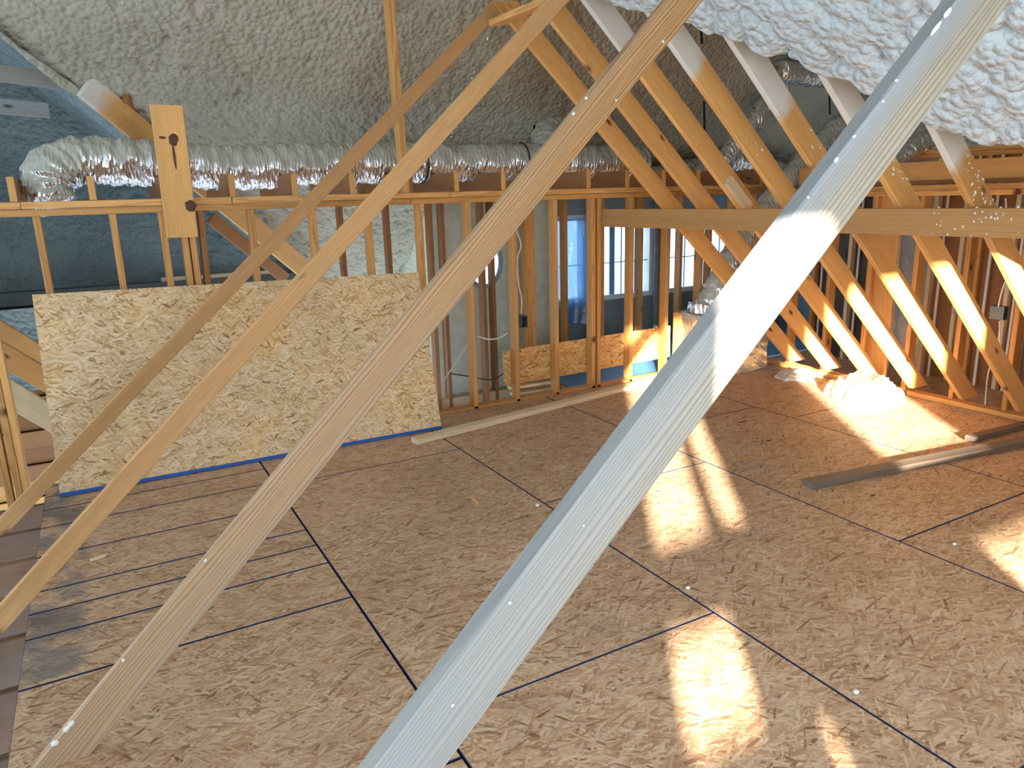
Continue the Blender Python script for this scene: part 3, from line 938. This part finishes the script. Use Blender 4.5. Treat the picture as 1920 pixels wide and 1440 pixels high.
# valley rafters running down the crease
o = board('valley_rafter', onY(160, 160, 5.95), onY(585, 517, 7.35), .17, .05, (0, -.3, 1), M['pine'], spray=-1.12)
tag(o, 'long orange valley rafter slanting down the foam crease behind the plank', 'rafter')
o = board('valley_rafter', onY(235, 172, 6.05) + Vector((0, 0, -.02)), onY(262, 205, 6.25), .10, .04, (0, -.3, 1), M['pine_dark'])
tag(o, 'short dark rafter stub poking from the shaded foam above the duct', 'rafter')
o = board('valley_rafter', onY(395, 408, 7.0), onY(535, 522, 7.5), .11, .04, (0, -.3, 1), M['pine_dark'])
tag(o, 'shadowed lower jack rafter under the slanting valley rafter, behind the studs', 'rafter')

# gable slope over the right-hand rafters: thick white foam that ends along a ragged valley edge
nR = Vector((sA, 0, cA))


def onR(x, y, D=D_R):
    d = ray(x, y); return Vector((0, 0, H)) + d * (D / nR.dot(d))


edge = [onR(*q_, 2.665) for q_ in ((1182, 0), (1222, 20), (1297, 30), (1317, 42), (1340, 44), (1367, 62), (1413, 72), (1447, 82), (1473, 97), (1520, 102), (1540, 110), (1557, 128),
                                  (1587, 147), (1633, 157), (1700, 188), (1747, 212), (1753, 226), (1790, 238), (1847, 250), (1867, 260), (1920, 262))]
edge = sorted([(e_.y, e_.x) for e_ in edge])
VYS = np.array([-1.5, 0.0] + [e_[0] for e_ in edge] + [edge[-1][0] + .30])
VXS = np.array([edge[0][1] + (edge[0][0] + 1.5) * .52, edge[0][1] + edge[0][0] * .52] + [e_[1] for e_ in edge] + [2.45])


def gable_foam(y0, y1, dy, dx, fine=True):
    ny = int((y1 - y0) / dy) + 1
    nx = int(2.6 / dx)
    Y = np.linspace(y0, y1, ny)[:, None] * np.ones((1, nx))
    xv = np.interp(Y[:, :1], VYS, VXS) + .035 * (vnoise(Y[:, :1] * 11, Y[:, :1] * 0 + 3.3, 2) - .5) + .03 * (vnoise(Y[:, :1] * 25, Y[:, :1] * 0 + 8.3, 2) - .5)
    t = np.linspace(0, 1, nx)[None, :]
    X = 2.30 + (xv - 2.30) * t
    h = 1.25 * foam_h(X * 1.36 / 1.3, Y / 1.3, 21, .6) + .015
    edge = np.clip((1 - t) * (xv - 2.3) / .10, 0, 1)         # rolled edge
    h = h * np.sqrt(np.clip(1 - (1 - edge) ** 2, 0, 1)) - .16 * (1 - edge) ** 3
    D = D_R + .045 - h
    Zp = H + (D_R + .045 - sA * X) / cA
    return np.stack([X - sA * h, Y, Zp - cA * h], -1)


fr = link('ceiling', grid_mesh('ceiling', gable_foam(1.35, float(VYS[-1]), .0095, .010)), M['foam'])
tag(fr, kind='structure')
link('foam_field', grid_mesh('foam_field', gable_foam(-1.5, 1.36, .04, .04)), M['foam'], fr)

# ------------------------------------------------------------------ right-hand rafters (16 in. on centre)
RY = [4.71 - .406 * k for k in range(9)]
rl = ['farthest rafter of the right-hand row, meeting the far brace at the apex', 'second rafter from the far end of the right-hand row',
      'third rafter of the right-hand row, with a pale block nailed under it', 'fourth rafter of the right-hand row, sprayed white near its top',
      'fifth rafter of the right-hand row, white foam on its upper third', 'sixth rafter of the right-hand row, two sun patches low on its face',
      'seventh rafter of the right-hand row, speckled with foam at far right', 'eighth rafter, emerging from the foam at the right edge', 'ninth rafter, nearest, buried in the foam']
sprays = [None, None] + [onR(*q_).x for q_ in ((1170, 90), (1302, 118), (1462, 195), (1650, 235), (1826, 300), (1990, 350))]     # X where the white overspray stops
for k, y in enumerate(RY[:8]):
    w = .140
    zf = .042
    # centre line: underside offset D_R, up by w/2 along the slope normal
    xf = rafter_x(zf); xr = 2.575
    zr = H + (D_R - sA * xr) / cA
    nrm = Vector((sA, 0, cA))
    p_top = Vector((xr, y + .019, zr)) + nrm * (w / 2)
    p_bot = Vector((xf, y + .019, zf)) + nrm * (w / 2)
    L = (p_bot - p_top).length
    sp = None
    if sprays[k]:
        sp = -L / 2 + (sprays[k] + .10 - xr) / cA
    o = board('rafter', p_top, p_bot, w, .038, nrm, M['pine'], spray=sp, cut0=-1.0 / math.tan(math.pi / 2 - ANG) * -1, cut1=1 / math.tan(ANG) * 1.0)
    tag(o, rl[k], 'rafter', 'right-hand row of rafters')

speck = blob('foam_crumb', (0, 0, 0), 1.0, M['foam_bit'], None, (1, 1, .6), .3, 99, 8)
speck_me = speck.data
bpy.data.objects.remove(speck)


def crumbs(root, pts, size=(.004, .009)):
    for q_ in pts:
        b = bpy.data.objects.new('foam_crumb', speck_me); COL.objects.link(b)
        b.parent = root
        r_ = random.uniform(*size)
        b.matrix_basis = root.matrix_basis.inverted() @ Matrix.Translation(q_) @ Matrix.Diagonal((r_ * random.uniform(.7, 1.3), r_ * .5, r_ * random.uniform(.8, 1.8), 1))


raf = [o for o in COL.objects if o.name.startswith('rafter')]
for kk, (px0, py0, px1, py1, nn) in ((5, (1672, 290, 1740, 345, 12)), (6, (1815, 275, 1895, 385, 26)), (4, (1520, 235, 1552, 280, 8)), (3, (1395, 255, 1480, 330, 6))):
    pts_ = []
    while len(pts_) < nn:
        q_ = onY(random.uniform(px0, px1), random.uniform(py0, py1), RY[kk] - .001)
        off_ = sA * q_.x + cA * (q_.z - H) - D_R
        if .005 < off_ < .135: pts_.append(q_)
    crumbs(raf[kk], pts_)

# ------------------------------------------------------------------ left-hand braces
# (front-face y, distance of the lower edge from the eye, angle, width, thickness, material, label)
BR = [(4.66, .853, 42.2, .082, .038, 'pine_web', 'farthest of four slanting braces on the left, dark and knotty at its top'),
      (3.45, .871, 43.05, .085, .038, 'pine_web', 'second of four slanting braces from the far end, tan with knots'),
      (2.42, .4313 * 2.42, 44.25, .118, .040, 'pine_coarse', 'third slanting brace, coarse brown grain with grey edge'),
      (1.20, .9608 * 1.20, 43.2, .147, .046, 'pine_pale', 'nearest and largest slanting brace, pale weathered pine with sunlit middle')]
braces = []
for (y, D, a, w, t, mt, lab) in BR:
    a = math.radians(a)
    u = Vector((math.cos(a), 0, math.sin(a))); n = Vector((-math.sin(a), 0, math.cos(a)))
    c = Vector((0, y + t / 2, H)) - n * (D - w / 2)
    # along u: foot where z = 0 (lower edge), top just short of the ridge
    s0 = (0.0 - c.z - .05) / u.z
    s1 = ((2.53 if y > 4 else 2.60) - c.x) / u.x
    o = board('brace', c + u * s0, c + u * s1, w, t, n, M[mt], cut0=-1 / math.tan(a), seg=1, spray=None)
    tag(o, lab, 'brace', 'slanting braces on the left')
    braces.append((o, c, u, n, y, w, t))

# foam drips and crumbs stuck on the two near braces
for bi, spots in ((3, [(1774, 19, 19, 7), (1752, 48, 27, 6), (1567, 299, 8, 5), (1345, 655, 5, 3), (1655, 190, 4, 3), (1598, 250, 5, 3), (1093, 985, 3, 2), (955, 1130, 4, 3), (848, 1322, 4, 3), (1500, 345, 3, 3), (1680, 150, 4, 3)]),
                  (2, [(130, 1355, 6, 4), (123, 1366, 6, 4), (102, 1393, 6, 5), (228, 1236, 3, 2), (385, 1050, 3, 2), (1096, 180, 3, 3), (1075, 213, 4, 3), (1243, 78, 3, 3), (1155, 188, 3, 2)])):
    o, c, u, n, y, w, t = braces[bi]
    for j, (px, py, a_, b_) in enumerate(spots):
        q = onY(px, py, y - .001)
        sc = y / FPX * 1.15
        top = (q - c).dot(n) > w / 2
        if top: q = q - n * ((q - c).dot(n) - w / 2)
        b = blob('foam_crumb', (0, 0, 0), 1.0, M['foam_bit'], None, (1, 1, 1), .25, j + bi * 20, 10)
        b.parent = o
        L = o.matrix_basis
        ez = Vector((0, -1, 0))
        R3 = Matrix((u, n, u.cross(n))).transposed().to_4x4()
        mw = Matrix.Translation(q + (Vector((0, -.001, 0)))) @ R3 @ Matrix.Diagonal((a_ * sc, b_ * sc, .004, 1))
        b.matrix_basis = L.inverted() @ mw
    # a bent nail and its shadow line
# ------------------------------------------------------------------ strap board under the apex, collar beam, plank, post, block
pa, pb = onY(912, 48, 4.66), onY(1030, -8, 3.62)
o = board('ridge_strap', (pa.x + .05, 4.64, pa.z + .015), (pa.x + .12, 3.2, pa.z + .02), .089, .038, (1, 0, .05), M['pine'])
tag(o, 'short flat board tying the braces under the apex, foam specks on top', 'board')

e0, e1 = onY(1131, 408.5, 5.26), onX(1920, 418.5, 4.03)
e0b = e0; dirb = (e1 - e0)
o = board('collar_beam', e0, e0 + dirb * 1.5, .147, .038, (0, 0, 1), M['pine_beam'])
tag(o, 'long horizontal brown beam nailed across the right-hand rafters', 'beam')
crumbs(o, [e0 + dirb * random.uniform(.86, 1.0) + Vector((-.021, 0, random.uniform(-.065, .07))) for _ in range(26)])
crumbs(o, [e0 + dirb * t_ + Vector((-.004, 0, .075)) for t_ in (.62, .87, .93, .965, .99)], (.008, .016))

q = [onY(282, 197, 5.25), onY(340, 198, 5.25), onY(371, 444, 5.25), onY(313, 446, 5.25)]
o = board('plank', (q[0] + q[1]) / 2, (q[2] + q[3]) / 2, .184, .038, (1, 0, 0), M['pine'])
tag(o, 'wide orange plank nailed upright across the left top plate, big knot low down', 'plank')
for (px_, py_, ra, rb) in ((325, 262, 7, 9), (357, 386, 8, 9), (327, 293, 2, 20), (304, 258, 5, 2)):
    q_ = onY(px_, py_, 5.2305)
    kb = blob('knot', (0, 0, 0), 1.0, M['knot'], None, (1, 1, 1), .3, px_, 12)
    kb.parent = o
    kb.matrix_basis = o.matrix_basis.inverted() @ Matrix.Translation(q_) @ Matrix.Diagonal((ra * .0040, .0015, rb * .0040, 1))

o = board('post', (2.075, 5.325, PT + .0), (2.035, 5.325, 3.26), .085, .055, (0, 1, 0), M['pine'])
tag(o, 'tall thin upright post rising from the back wall to the shaded foam', 'post')

y3 = RY[2]
zb = 1.72
p0 = Vector((rafter_x(zb), y3 - .019, zb)); p1 = Vector((rafter_x(1.53), y3 - .019, 1.53))
o = board('wood_block', p0 + Vector((.03, 0, .03)), p1 + Vector((.03, 0, .03)), .075, .038, (sA, 0, cA), M['pine_white'])
tag(o, 'short pale block nailed to a rafter just above the long beam', 'block')

# ------------------------------------------------------------------ leaning OSB sheet and OSB band
a0, a1 = Vector((-.382, 4.985, .012)), Vector((2.10, 4.935, .012))
b0, b1 = onY(60, 553, 5.235), onY(783, 510, 5.215)
ex = (a1 - a0).normalized(); eyv = ((b0 + b1) / 2 - (a0 + a1) / 2); hL = eyv.length; eyv.normalize(); ez = ex.cross(eyv).normalized()
cc = (a0 + a1 + b0 + b1) / 4
ring = []
quad = [a0, a1, b1, b0]
vs, fs = [], []
mwS = Matrix(((ex.x, eyv.x, ez.x, cc.x), (ex.y, eyv.y, ez.y, cc.y), (ex.z, eyv.z, ez.z, cc.z), (0, 0, 0, 1)))
inv = mwS.inverted()
loc = [inv @ v for v in quad]
for dz in (0.0, -.012):
    for v in loc: vs.append((v.x, v.y, dz))
fs = [(0, 1, 2, 3), (7, 6, 5, 4), (0, 4, 5, 1), (1, 5, 6, 2), (2, 6, 7, 3), (3, 7, 4, 0)]
me = bpy.data.meshes.new('osb_sheet'); me.from_pydata(vs, [], fs); me.update()
me.materials.append(M['osb_sheet']); me.materials.append(M['blue_edge'])
sheet = link('osb_sheet', me, None, None, mwS)
tag(sheet, 'full OSB sheet leaning against the back stud wall, blue painted lower edge', 'OSB sheet')
bl = inv @ (a0); br_ = inv @ (a1)
be = board('painted_edge', a0 + Vector((0, -.008, .004)), a1 + Vector((0, -.008, .004)), .020, .014, (0, 0, 1), M['blue_edge'], sheet)
tag(be, 'blue painted edge')

o = board('osb_strip', (2.885, 5.380, .275), (4.70, 5.380, .295), .305, .011, (0, 0, 1), M['osb_strip'])
tag(o, 'orange OSB strip fixed low across the back wall studs', 'OSB strip')

# ------------------------------------------------------------------ loose timber and litter on the floor
o = board('loose_stud', (1.80, 4.725, .0195), (4.23, 5.115, .0195), .089, .038, (0, 1, 0), M['pine_white'])
tag(o, 'long pale loose stud lying on the floor before the back wall', 'lumber')
o = board('loose_stud', (3.42, 2.70, .020), (5.30, 2.42, .020), .089, .038, (0, 1, 0), M['pine_old'])
tag(o, 'weathered loose stud on the floor at right, crossed by a sun patch', 'lumber')
o = board('loose_stud', (4.96, 2.66, .020), (5.62, 2.62, .020), .060, .038, (0, 1, 0), M['pine_old'])
tag(o, 'short dark offcut behind the weathered stud at the right edge', 'lumber')
o = board('loose_board', (-.625, 3.38, .015), (-.60, 1.9, .015), .15, .03, (1, 0, 0), M['pine_pale'])
tag(o, 'grey board end lying beside the floor edge at lower left', 'lumber')
q = onZ(892, 942)
o = board('wood_chip', q + Vector((0, -.02, .006)), q + Vector((.005, .035, .006)), .018, .010, (1, 0, 0), M['pine'])
tag(o, 'small wood chip on the open floor left of the nearest brace', 'wood chip')
q = onZ(183, 1048)
o = board('wood_chip', q + Vector((-.03, -.005, .004)), q + Vector((.04, .012, .004)), .028, .006, (0, 1, 0), M['pine_white'], cut1=.8)
tag(o, 'curled pale shaving on the dark floor strips at left', 'wood chip')
for j, (px, py, lab) in enumerate([(1290, 1102, 'foam crumb on the floor above the near sun patch'), (1008, 947, 'foam crumb beside the floor seam left of the nearest brace'),
                                   (1605, 1297, 'tiny foam crumb near the long seam at lower right'), (1790, 1020, 'foam crumb near the right-hand seam junction')]):
    q = onZ(px, py, .006)
    tag(blob('foam_crumb', q, .010, M['foam_bit'], None, (1.2, .9, .7), .4, 50 + j), lab, 'foam crumb')
for j, (px, py, qx, qy, lab) in enumerate([(1385, 792, 1400, 789, 'dark nail on the floor near the pale board'), (1438, 827, 1446, 825, 'dark nail on the floor in front of the sunlit rafters'),
                                           (1632, 930, 1640, 928, 'dark nail beside the weathered loose stud')]):
    a, b = onZ(px, py, .004), onZ(qx, qy, .004)
    tag(tube('nail', [a, (a + b) / 2, b], .003, M['nail'], None, 6, 2), lab, 'nail')

# plastic bag heap, draped over the rafter foot
def bag(name, c, rx, ry, hz, seed, mat):
    n, m = 56, 28
    P = np.zeros((n + 1, m, 3))
    for i in range(n + 1):
        a = 2 * math.pi * (i % n) / n
        for j in range(m):
            t = j / (m - 1)
            rr = math.sin(t * math.pi / 2)
            u, v = np.array([math.cos(a) * rr * 3.2 + 9]), np.array([math.sin(a) * rr * 3.2 + 9])
            w1 = float(vnoise(u, v, seed)[0]) - .5; w2 = float(vnoise(u * 2.6, v * 2.6, seed + 1)[0]) - .5; w3 = float(vnoise(u * 6, v * 6, seed + 2)[0]) - .5
            k = 1 + .35 * w1 + .16 * w2
            z = hz * math.cos(t * math.pi / 2) ** .8 * (1 + .8 * w1 + .35 * w2 + .12 * w3) + .012 * (w3 + .5)
            P[i, j] = (c[0] + rx * rr * k * math.cos(a), c[1] + ry * rr * k * math.sin(a), max(.003, c[2] + z))
    return link(name, grid_mesh(name, P), mat)


tag(bag('plastic_bag', (5.40, 3.78, 0), .32, .26, .15, 4, M['bag']), 'crumpled clear plastic bag heaped at the sunlit rafter feet', 'plastic bag')
tag(bag('plastic_bag', (5.46, 4.52, 0), .20, .14, .06, 9, M['bag']), 'small crumpled plastic scrap beside the farthest rafter foot', 'plastic bag')

# ------------------------------------------------------------------ ducts
duct = empty('flex_duct', (2.0, 5.85, 1.8))
tag(duct, 'long silver flexible duct lying across the joists above the back wall', 'duct')
main = [(-.13, 5.66, 1.70), (-.19, 5.68, 1.80), (-.13, 5.72, 1.93), (.08, 5.78, 1.985), (.5, 5.80, 1.965), (1.0, 5.80, 1.935), (1.5, 5.80, 1.955), (2.1, 5.82, 1.965),
        (2.9, 5.82, 1.965), (3.6, 5.84, 1.965), (4.3, 5.84, 1.955), (4.7, 5.86, 1.95)]
tube('duct_sleeve', main, .150, M['foil'], duct, seg=40, n=26, crumple=.016, rib=.003, seed=3, prof=lambda s: 1.0 if s > .12 else .80 + 1.6 * s)
for x in (2.42, 3.35):
    tube('duct_band', [(x + .002 * math.sin(a), 5.82 + .163 * math.cos(a), 1.965 + .163 * math.sin(a)) for a in [2 * math.pi * i / 16 for i in range(17)]], .006, M['black'], duct, 6, 2, cap=False)


def duct_px(pts, r, mat, lab, crumple=.012, prof=None, seed=1):
    P = [onY(*p) for p in pts]
    o = tube('flex_duct', P, r, mat, None, seg=28, n=16, crumple=crumple, rib=.003, seed=seed, prof=prof)
    return tag(o, lab, 'duct')


duct_px([(1322, 592, 5.12), (1345, 545, 5.10), (1378, 480, 5.10), (1425, 415, 5.10), (1480, 345, 5.08), (1530, 292, 5.06), (1580, 240, 5.04)], .135, M['foil_half'],
        'thick oversprayed flexible duct rising from the foil box behind the rafters', seed=5)
duct_px([(1345, 318, 5.9), (1392, 258, 5.85), (1436, 200, 5.8), (1465, 160, 5.78)], .105, M['foil_clean'], 'shiny foil duct slanting up between the fourth and fifth rafters', .014, seed=8)
duct_px([(1462, 134, 5.5), (1510, 141, 5.5), (1570, 144, 5.5), (1650, 150, 5.5)], .105, M['foil_clean'], 'level foil duct high up just under the white foam edge', .010, seed=12)
duct_px([(1225, 335, 6.35), (1300, 318, 6.35), (1370, 300, 6.35), (1420, 310, 6.35), (1480, 330, 6.35)], .11, M['foil_clean'], 'crumpled dark foil duct bundled behind the third rafter', .020, seed=15)
duct_px([(1655, 325, 4.25), (1700, 288, 4.2), (1750, 256, 4.15), (1800, 238, 4.1), (1885, 262, 4.0)], .085, M['foil_clean'], 'coppery foil duct under the foam right of the nearest brace', .014, seed=19)
duct_px([(1022, 288, 6.05), (1024, 262, 6.15), (1030, 235, 6.25), (1040, 205, 6.3)], .14, M['foil_dusty'], 'foam-dusted duct elbow rising from the long duct to the roof', .012, seed=23)
# hanger straps
for (x, ya, yb, Y, lab) in ((1000, 118, 262, 6.2, 'black hanger strap above the dusted duct elbow'), (1314, 40, 82, 4.9, 'black hanger strap tucked beneath the left end of the white foam'),
                            (1320, 190, 300, 5.6, 'black hanger strap between the third and fourth rafters'), (1554, 128, 215, 5.4, 'thick black strap holding the level foil duct'),
                            (1583, 180, 245, 5.2, 'black strap right of the thick one, above the thick duct')):
    a, b = onY(x, ya, Y), onY(x + 2, yb, Y)
    tag(board('hanger_strap', a, b, .025, .004, (1, 0, 0), M['black']), lab, 'strap')

# foil-faced insulated box in the corner
bx = empty('foil_box', (5.05, 5.08, 0))
tag(bx, 'foil-wrapped insulated duct box standing in the far right corner', 'duct box')


def crumpled_box(name, lo, hi, mat, parent, seed=1, div=14, amp=.010):
    lo, hi = Vector(lo), Vector(hi)
    c, hf = (lo + hi) / 2, (hi - lo) / 2
    import bmesh
    bm = bmesh.new()
    bmesh.ops.create_cube(bm, size=2.0)
    bmesh.ops.subdivide_edges(bm, edges=bm.edges[:], cuts=div, use_grid_fill=True)
    for v in bm.verts:
        p = v.co
        k = np.array([p.x * 5 + p.z * 3 + seed]), np.array([p.y * 5 - p.z * 4 + seed * 2])
        d = (float(vnoise(*k, seed)[0]) - .5) * amp * 2
        v.co = Vector((c.x + p.x * (hf.x + d), c.y + p.y * (hf.y + d), max(lo.z, c.z + p.z * (hf.z + d))))
    me = bpy.data.meshes.new(name); bm.to_mesh(me); bm.free()
    return link(name, me, mat, parent)


crumpled_box('box_body', (4.72, 4.93, .0), (5.53, 5.24, .56), M['foil_box'], bx)
crumpled_box('box_lid', (4.66, 4.915, .555), (5.54, 5.25, .60), M['foil_dusty'], bx, 3, 8, .006)
tube('box_collar', [(4.86, 5.12, .59), (4.86, 5.12, .62), (4.87, 5.12, .66)], .14, M['foil_clean'], bx, 24, 4)
# framing beside the box
o = board('short_stud', (4.635, 5.20, .0), (4.635, 5.20, .60), .089, .038, (0, 1, 0), M['pine_stud'])
tag(o, 'short stud standing against the left side of the foil box', 'stud')

# ------------------------------------------------------------------ wires and boxes
def wire(pts, r, lab, mat='cable'):
    tag(tube('cable', pts, r, M[mat], None, 6, 8), lab, 'cable')


wire([onY(968, 430, 5.40), onY(977, 460, 5.40), onY(970, 485, 5.40), onY(972, 530, 5.40), onY(978, 560, 5.40), onY(977, 592, 5.40)], .006, 'white cable dropping to the switch box on the back wall')
wire([onY(895, 630, 5.40), onY(915, 636, 5.40), onY(935, 634, 5.42), onY(951, 625, 5.42)], .007, 'white cable bundle bowing between two back wall studs')
wire([onY(828, 718, 5.38), onY(848, 690, 5.45), onY(878, 645, 5.5)], .006, 'white cable slanting up behind the studs beside the OSB sheet')
wire([onY(842, 700, 5.45), onY(880, 706, 5.45), onY(920, 712, 5.45), onY(945, 700, 5.45)], .005, 'thin dark cable sagging low behind the back wall studs', 'black')
wire([onX(1886, 372, 5.79), onX(1889, 440, 5.79), onX(1893, 500, 5.79), onX(1879, 545, 5.79), onX(1872, 575, 5.84)], .006, 'white cable running down to the right-hand outlet box')
wire([onX(1845, 778, 5.80), onX(1853, 700, 5.80), onX(1866, 670, 5.80), onX(1874, 640, 5.80), onX(1874, 602, 5.84)], .005, 'white cable curling from the right-hand outlet box down to the floor')
wire([onY(1313, 349, 5.26), onY(1340, 352, 5.26), onY(1365, 354, 5.27), onY(1400, 345, 5.3), onY(1425, 372, 5.3)], .004, 'thin white cable looping over the top plate behind the rafters')


def outlet(c, axis, lab):
    c = Vector(c)
    root = empty('outlet_box', c)
    tag(root, lab, 'outlet box')
    sx, sy = (.03, .05) if axis == 'y' else (.05, .03)
    for (lo, hi) in (((-sx, -sy, -.05), (sx, sy, -.046)), ((-sx, -sy, .046), (sx, sy, .05)), ((-sx, -sy, -.046), (-sx + .004, sy, .046)), ((sx - .004, -sy, -.046), (sx, sy, .046))):
        box('box_side', c + Vector(lo), c + Vector(hi), M['steel'], root)
    box('box_back', c + Vector((-sx + .004, sy - .006, -.046)), c + Vector((sx - .004, sy - .002, .046)), M['black'], root)
    box('device', c + Vector((-.014, -.01, -.035)), c + Vector((.014, .01, .035)), M['black'], root)


outlet(onY(978, 602, 5.33), 'y', 'black switch in a metal box on the back wall stud')
outlet(onX(1805, 578, 5.87), 'y', 'left of two metal outlet boxes on the right-hand wall')
outlet(onX(1873, 586, 5.87), 'y', 'right of two metal outlet boxes, fed by a white cable')

# print on the kraft facing, seen upside down
fc = bpy.data.curves.new('print', 'FONT')
fc.body = 'R13'; fc.size = .12; fc.align_x = 'CENTER'; fc.align_y = 'CENTER'; fc.extrude = .0005
fo = bpy.data.objects.new('print', fc); COL.objects.link(fo)
fc.materials.append(M['kraft_print'])
tp = onX(1600, 476, OX + .045)
fo.parent = wall_outer
fo.matrix_basis = Matrix.Translation(-Vector(wall_outer.location)) @ Matrix.Translation(tp) @ Matrix(((0, 0, -1, 0), (1, 0, 0, 0), (0, -1, 0, 0), (0, 0, 0, 1)))

# ------------------------------------------------------------------ eave framing at far left, below the floor edge
o = board('eave_rafter', onY(-30, 605, 6.3), onY(110, 690, 6.3), .15, .04, (0, 0, 1), M['pine'])
tag(o, 'uppermost of three short eave rafters left of the leaning sheet', 'rafter', 'eave rafters at far left')
o = board('eave_rafter', onY(-60, 628, 6.0), onY(110, 725, 6.0), .15, .04, (0, 0, 1), M['pine_stud'])
tag(o, 'middle of three short eave rafters left of the leaning sheet', 'rafter', 'eave rafters at far left')
o = board('eave_rafter', onY(-40, 703, 5.7), onY(115, 795, 5.7), .16, .04, (0, 0, 1), M['pine_white'])
tag(o, 'lowest and palest of three short eave rafters left of the leaning sheet', 'rafter', 'eave rafters at far left')
for xx_ in (onY(29, 925, YB).x, onY(44, 925, YB).x):
    stud_y(wall_back, xx_, YB, -.45, PB, 'pine')
wall_eave = tag(empty('wall_eave', (-.6, 6.9, 0)), kind='structure')
z = -.75
for k in range(9):
    board('sheathing_board', (-2.4, 6.9 + .03 * (k % 2), z + .07), (.4, 6.9 + .03 * (k % 2), z + .07), .135, .02, (0, 0, 1), M['pine_dark' if k > 1 else 'pine'], wall_eave)
    z += .14
n_, m_ = 60, 24
box('backing', (-2.4, 6.97, -1.2), (.6, 7.0, .95), M['dark'], wall_eave)
X = np.linspace(-2.4, .6, n_)[:, None] * np.ones((1, m_)); Zz = np.linspace(.30, .95, m_)[None, :] * np.ones((n_, 1))
link('foam_fill', grid_mesh('foam_fill', np.stack([X, 6.85 - .8 * (foam_h(X, Zz, 31) - .05), Zz], -1)), M['foam_blue_shade'], wall_eave)

# ------------------------------------------------------------------ gable wall behind the camera: two windows let the low sun in
YR = -1.5
wall_rear = tag(empty('wall_rear', (1.5, YR, 0)), kind='structure')
sx = lambda X0: X0 + .72 * YR
wz = lambda Yf: (Yf - YR) * .278
WI = (sx(.325), sx(.92)); WII = (sx(2.22), sx(3.06))
zt = wz(7.0); zm0, zm1 = wz(1.95), wz(2.62); zb1, zb2 = wz(1.46), .45; ze = wz(1.33)
th = .03
def rw(x0, x1, z0, z1): box('sheathing', (x0, YR - th, z0), (x1, YR, z1), M['foam'], wall_rear)  # unseen wall, faced white to bounce light, stretched wide against stray sun
rw(-14, WI[0], -.5, 6.5); rw(WI[1], WII[0], -.5, 6.5); rw(WII[1], 11, -.5, 6.5)
rw(WI[0], WI[1], zt, 6.5); rw(WII[0], WII[1], zt, 6.5)
rw(WI[0], WI[1], -.5, zb2); rw(WII[0], WII[1], -.5, zb2)
for i, (a, b, low) in enumerate(((WI[0], WI[1], zb1), (WII[0], WII[1], zb2))):
    w = tag(empty('window_%d' % (5 + i), ((a + b) / 2, YR, low)), kind='structure')
    box('meeting_rail', (a, YR - .04, zm0 - (.05 if i else 0)), (b, YR - .002, zm1 + (.03 if i else 0)), M['frame_white'], w)
    if i == 0:
        box('mullion', (sx(.665), YR - .04, zm1), (sx(.77), YR - .002, zt), M['frame_white'], w)
        box('mullion', (sx(.645), YR - .04, zb2), (sx(.86), YR - .002, zm0), M['frame_white'], w)
        box('rail', (sx(.86), YR - .04, ze), (b, YR - .002, zm0), M['frame_white'], w)
        box('sill', (a, YR - .06, zb2), (sx(.645), YR - .002, zb1), M['frame_white'], w)
    box('pane', (a, YR - .022, zb2), (b, YR - .018, zt), M['glass'], w)
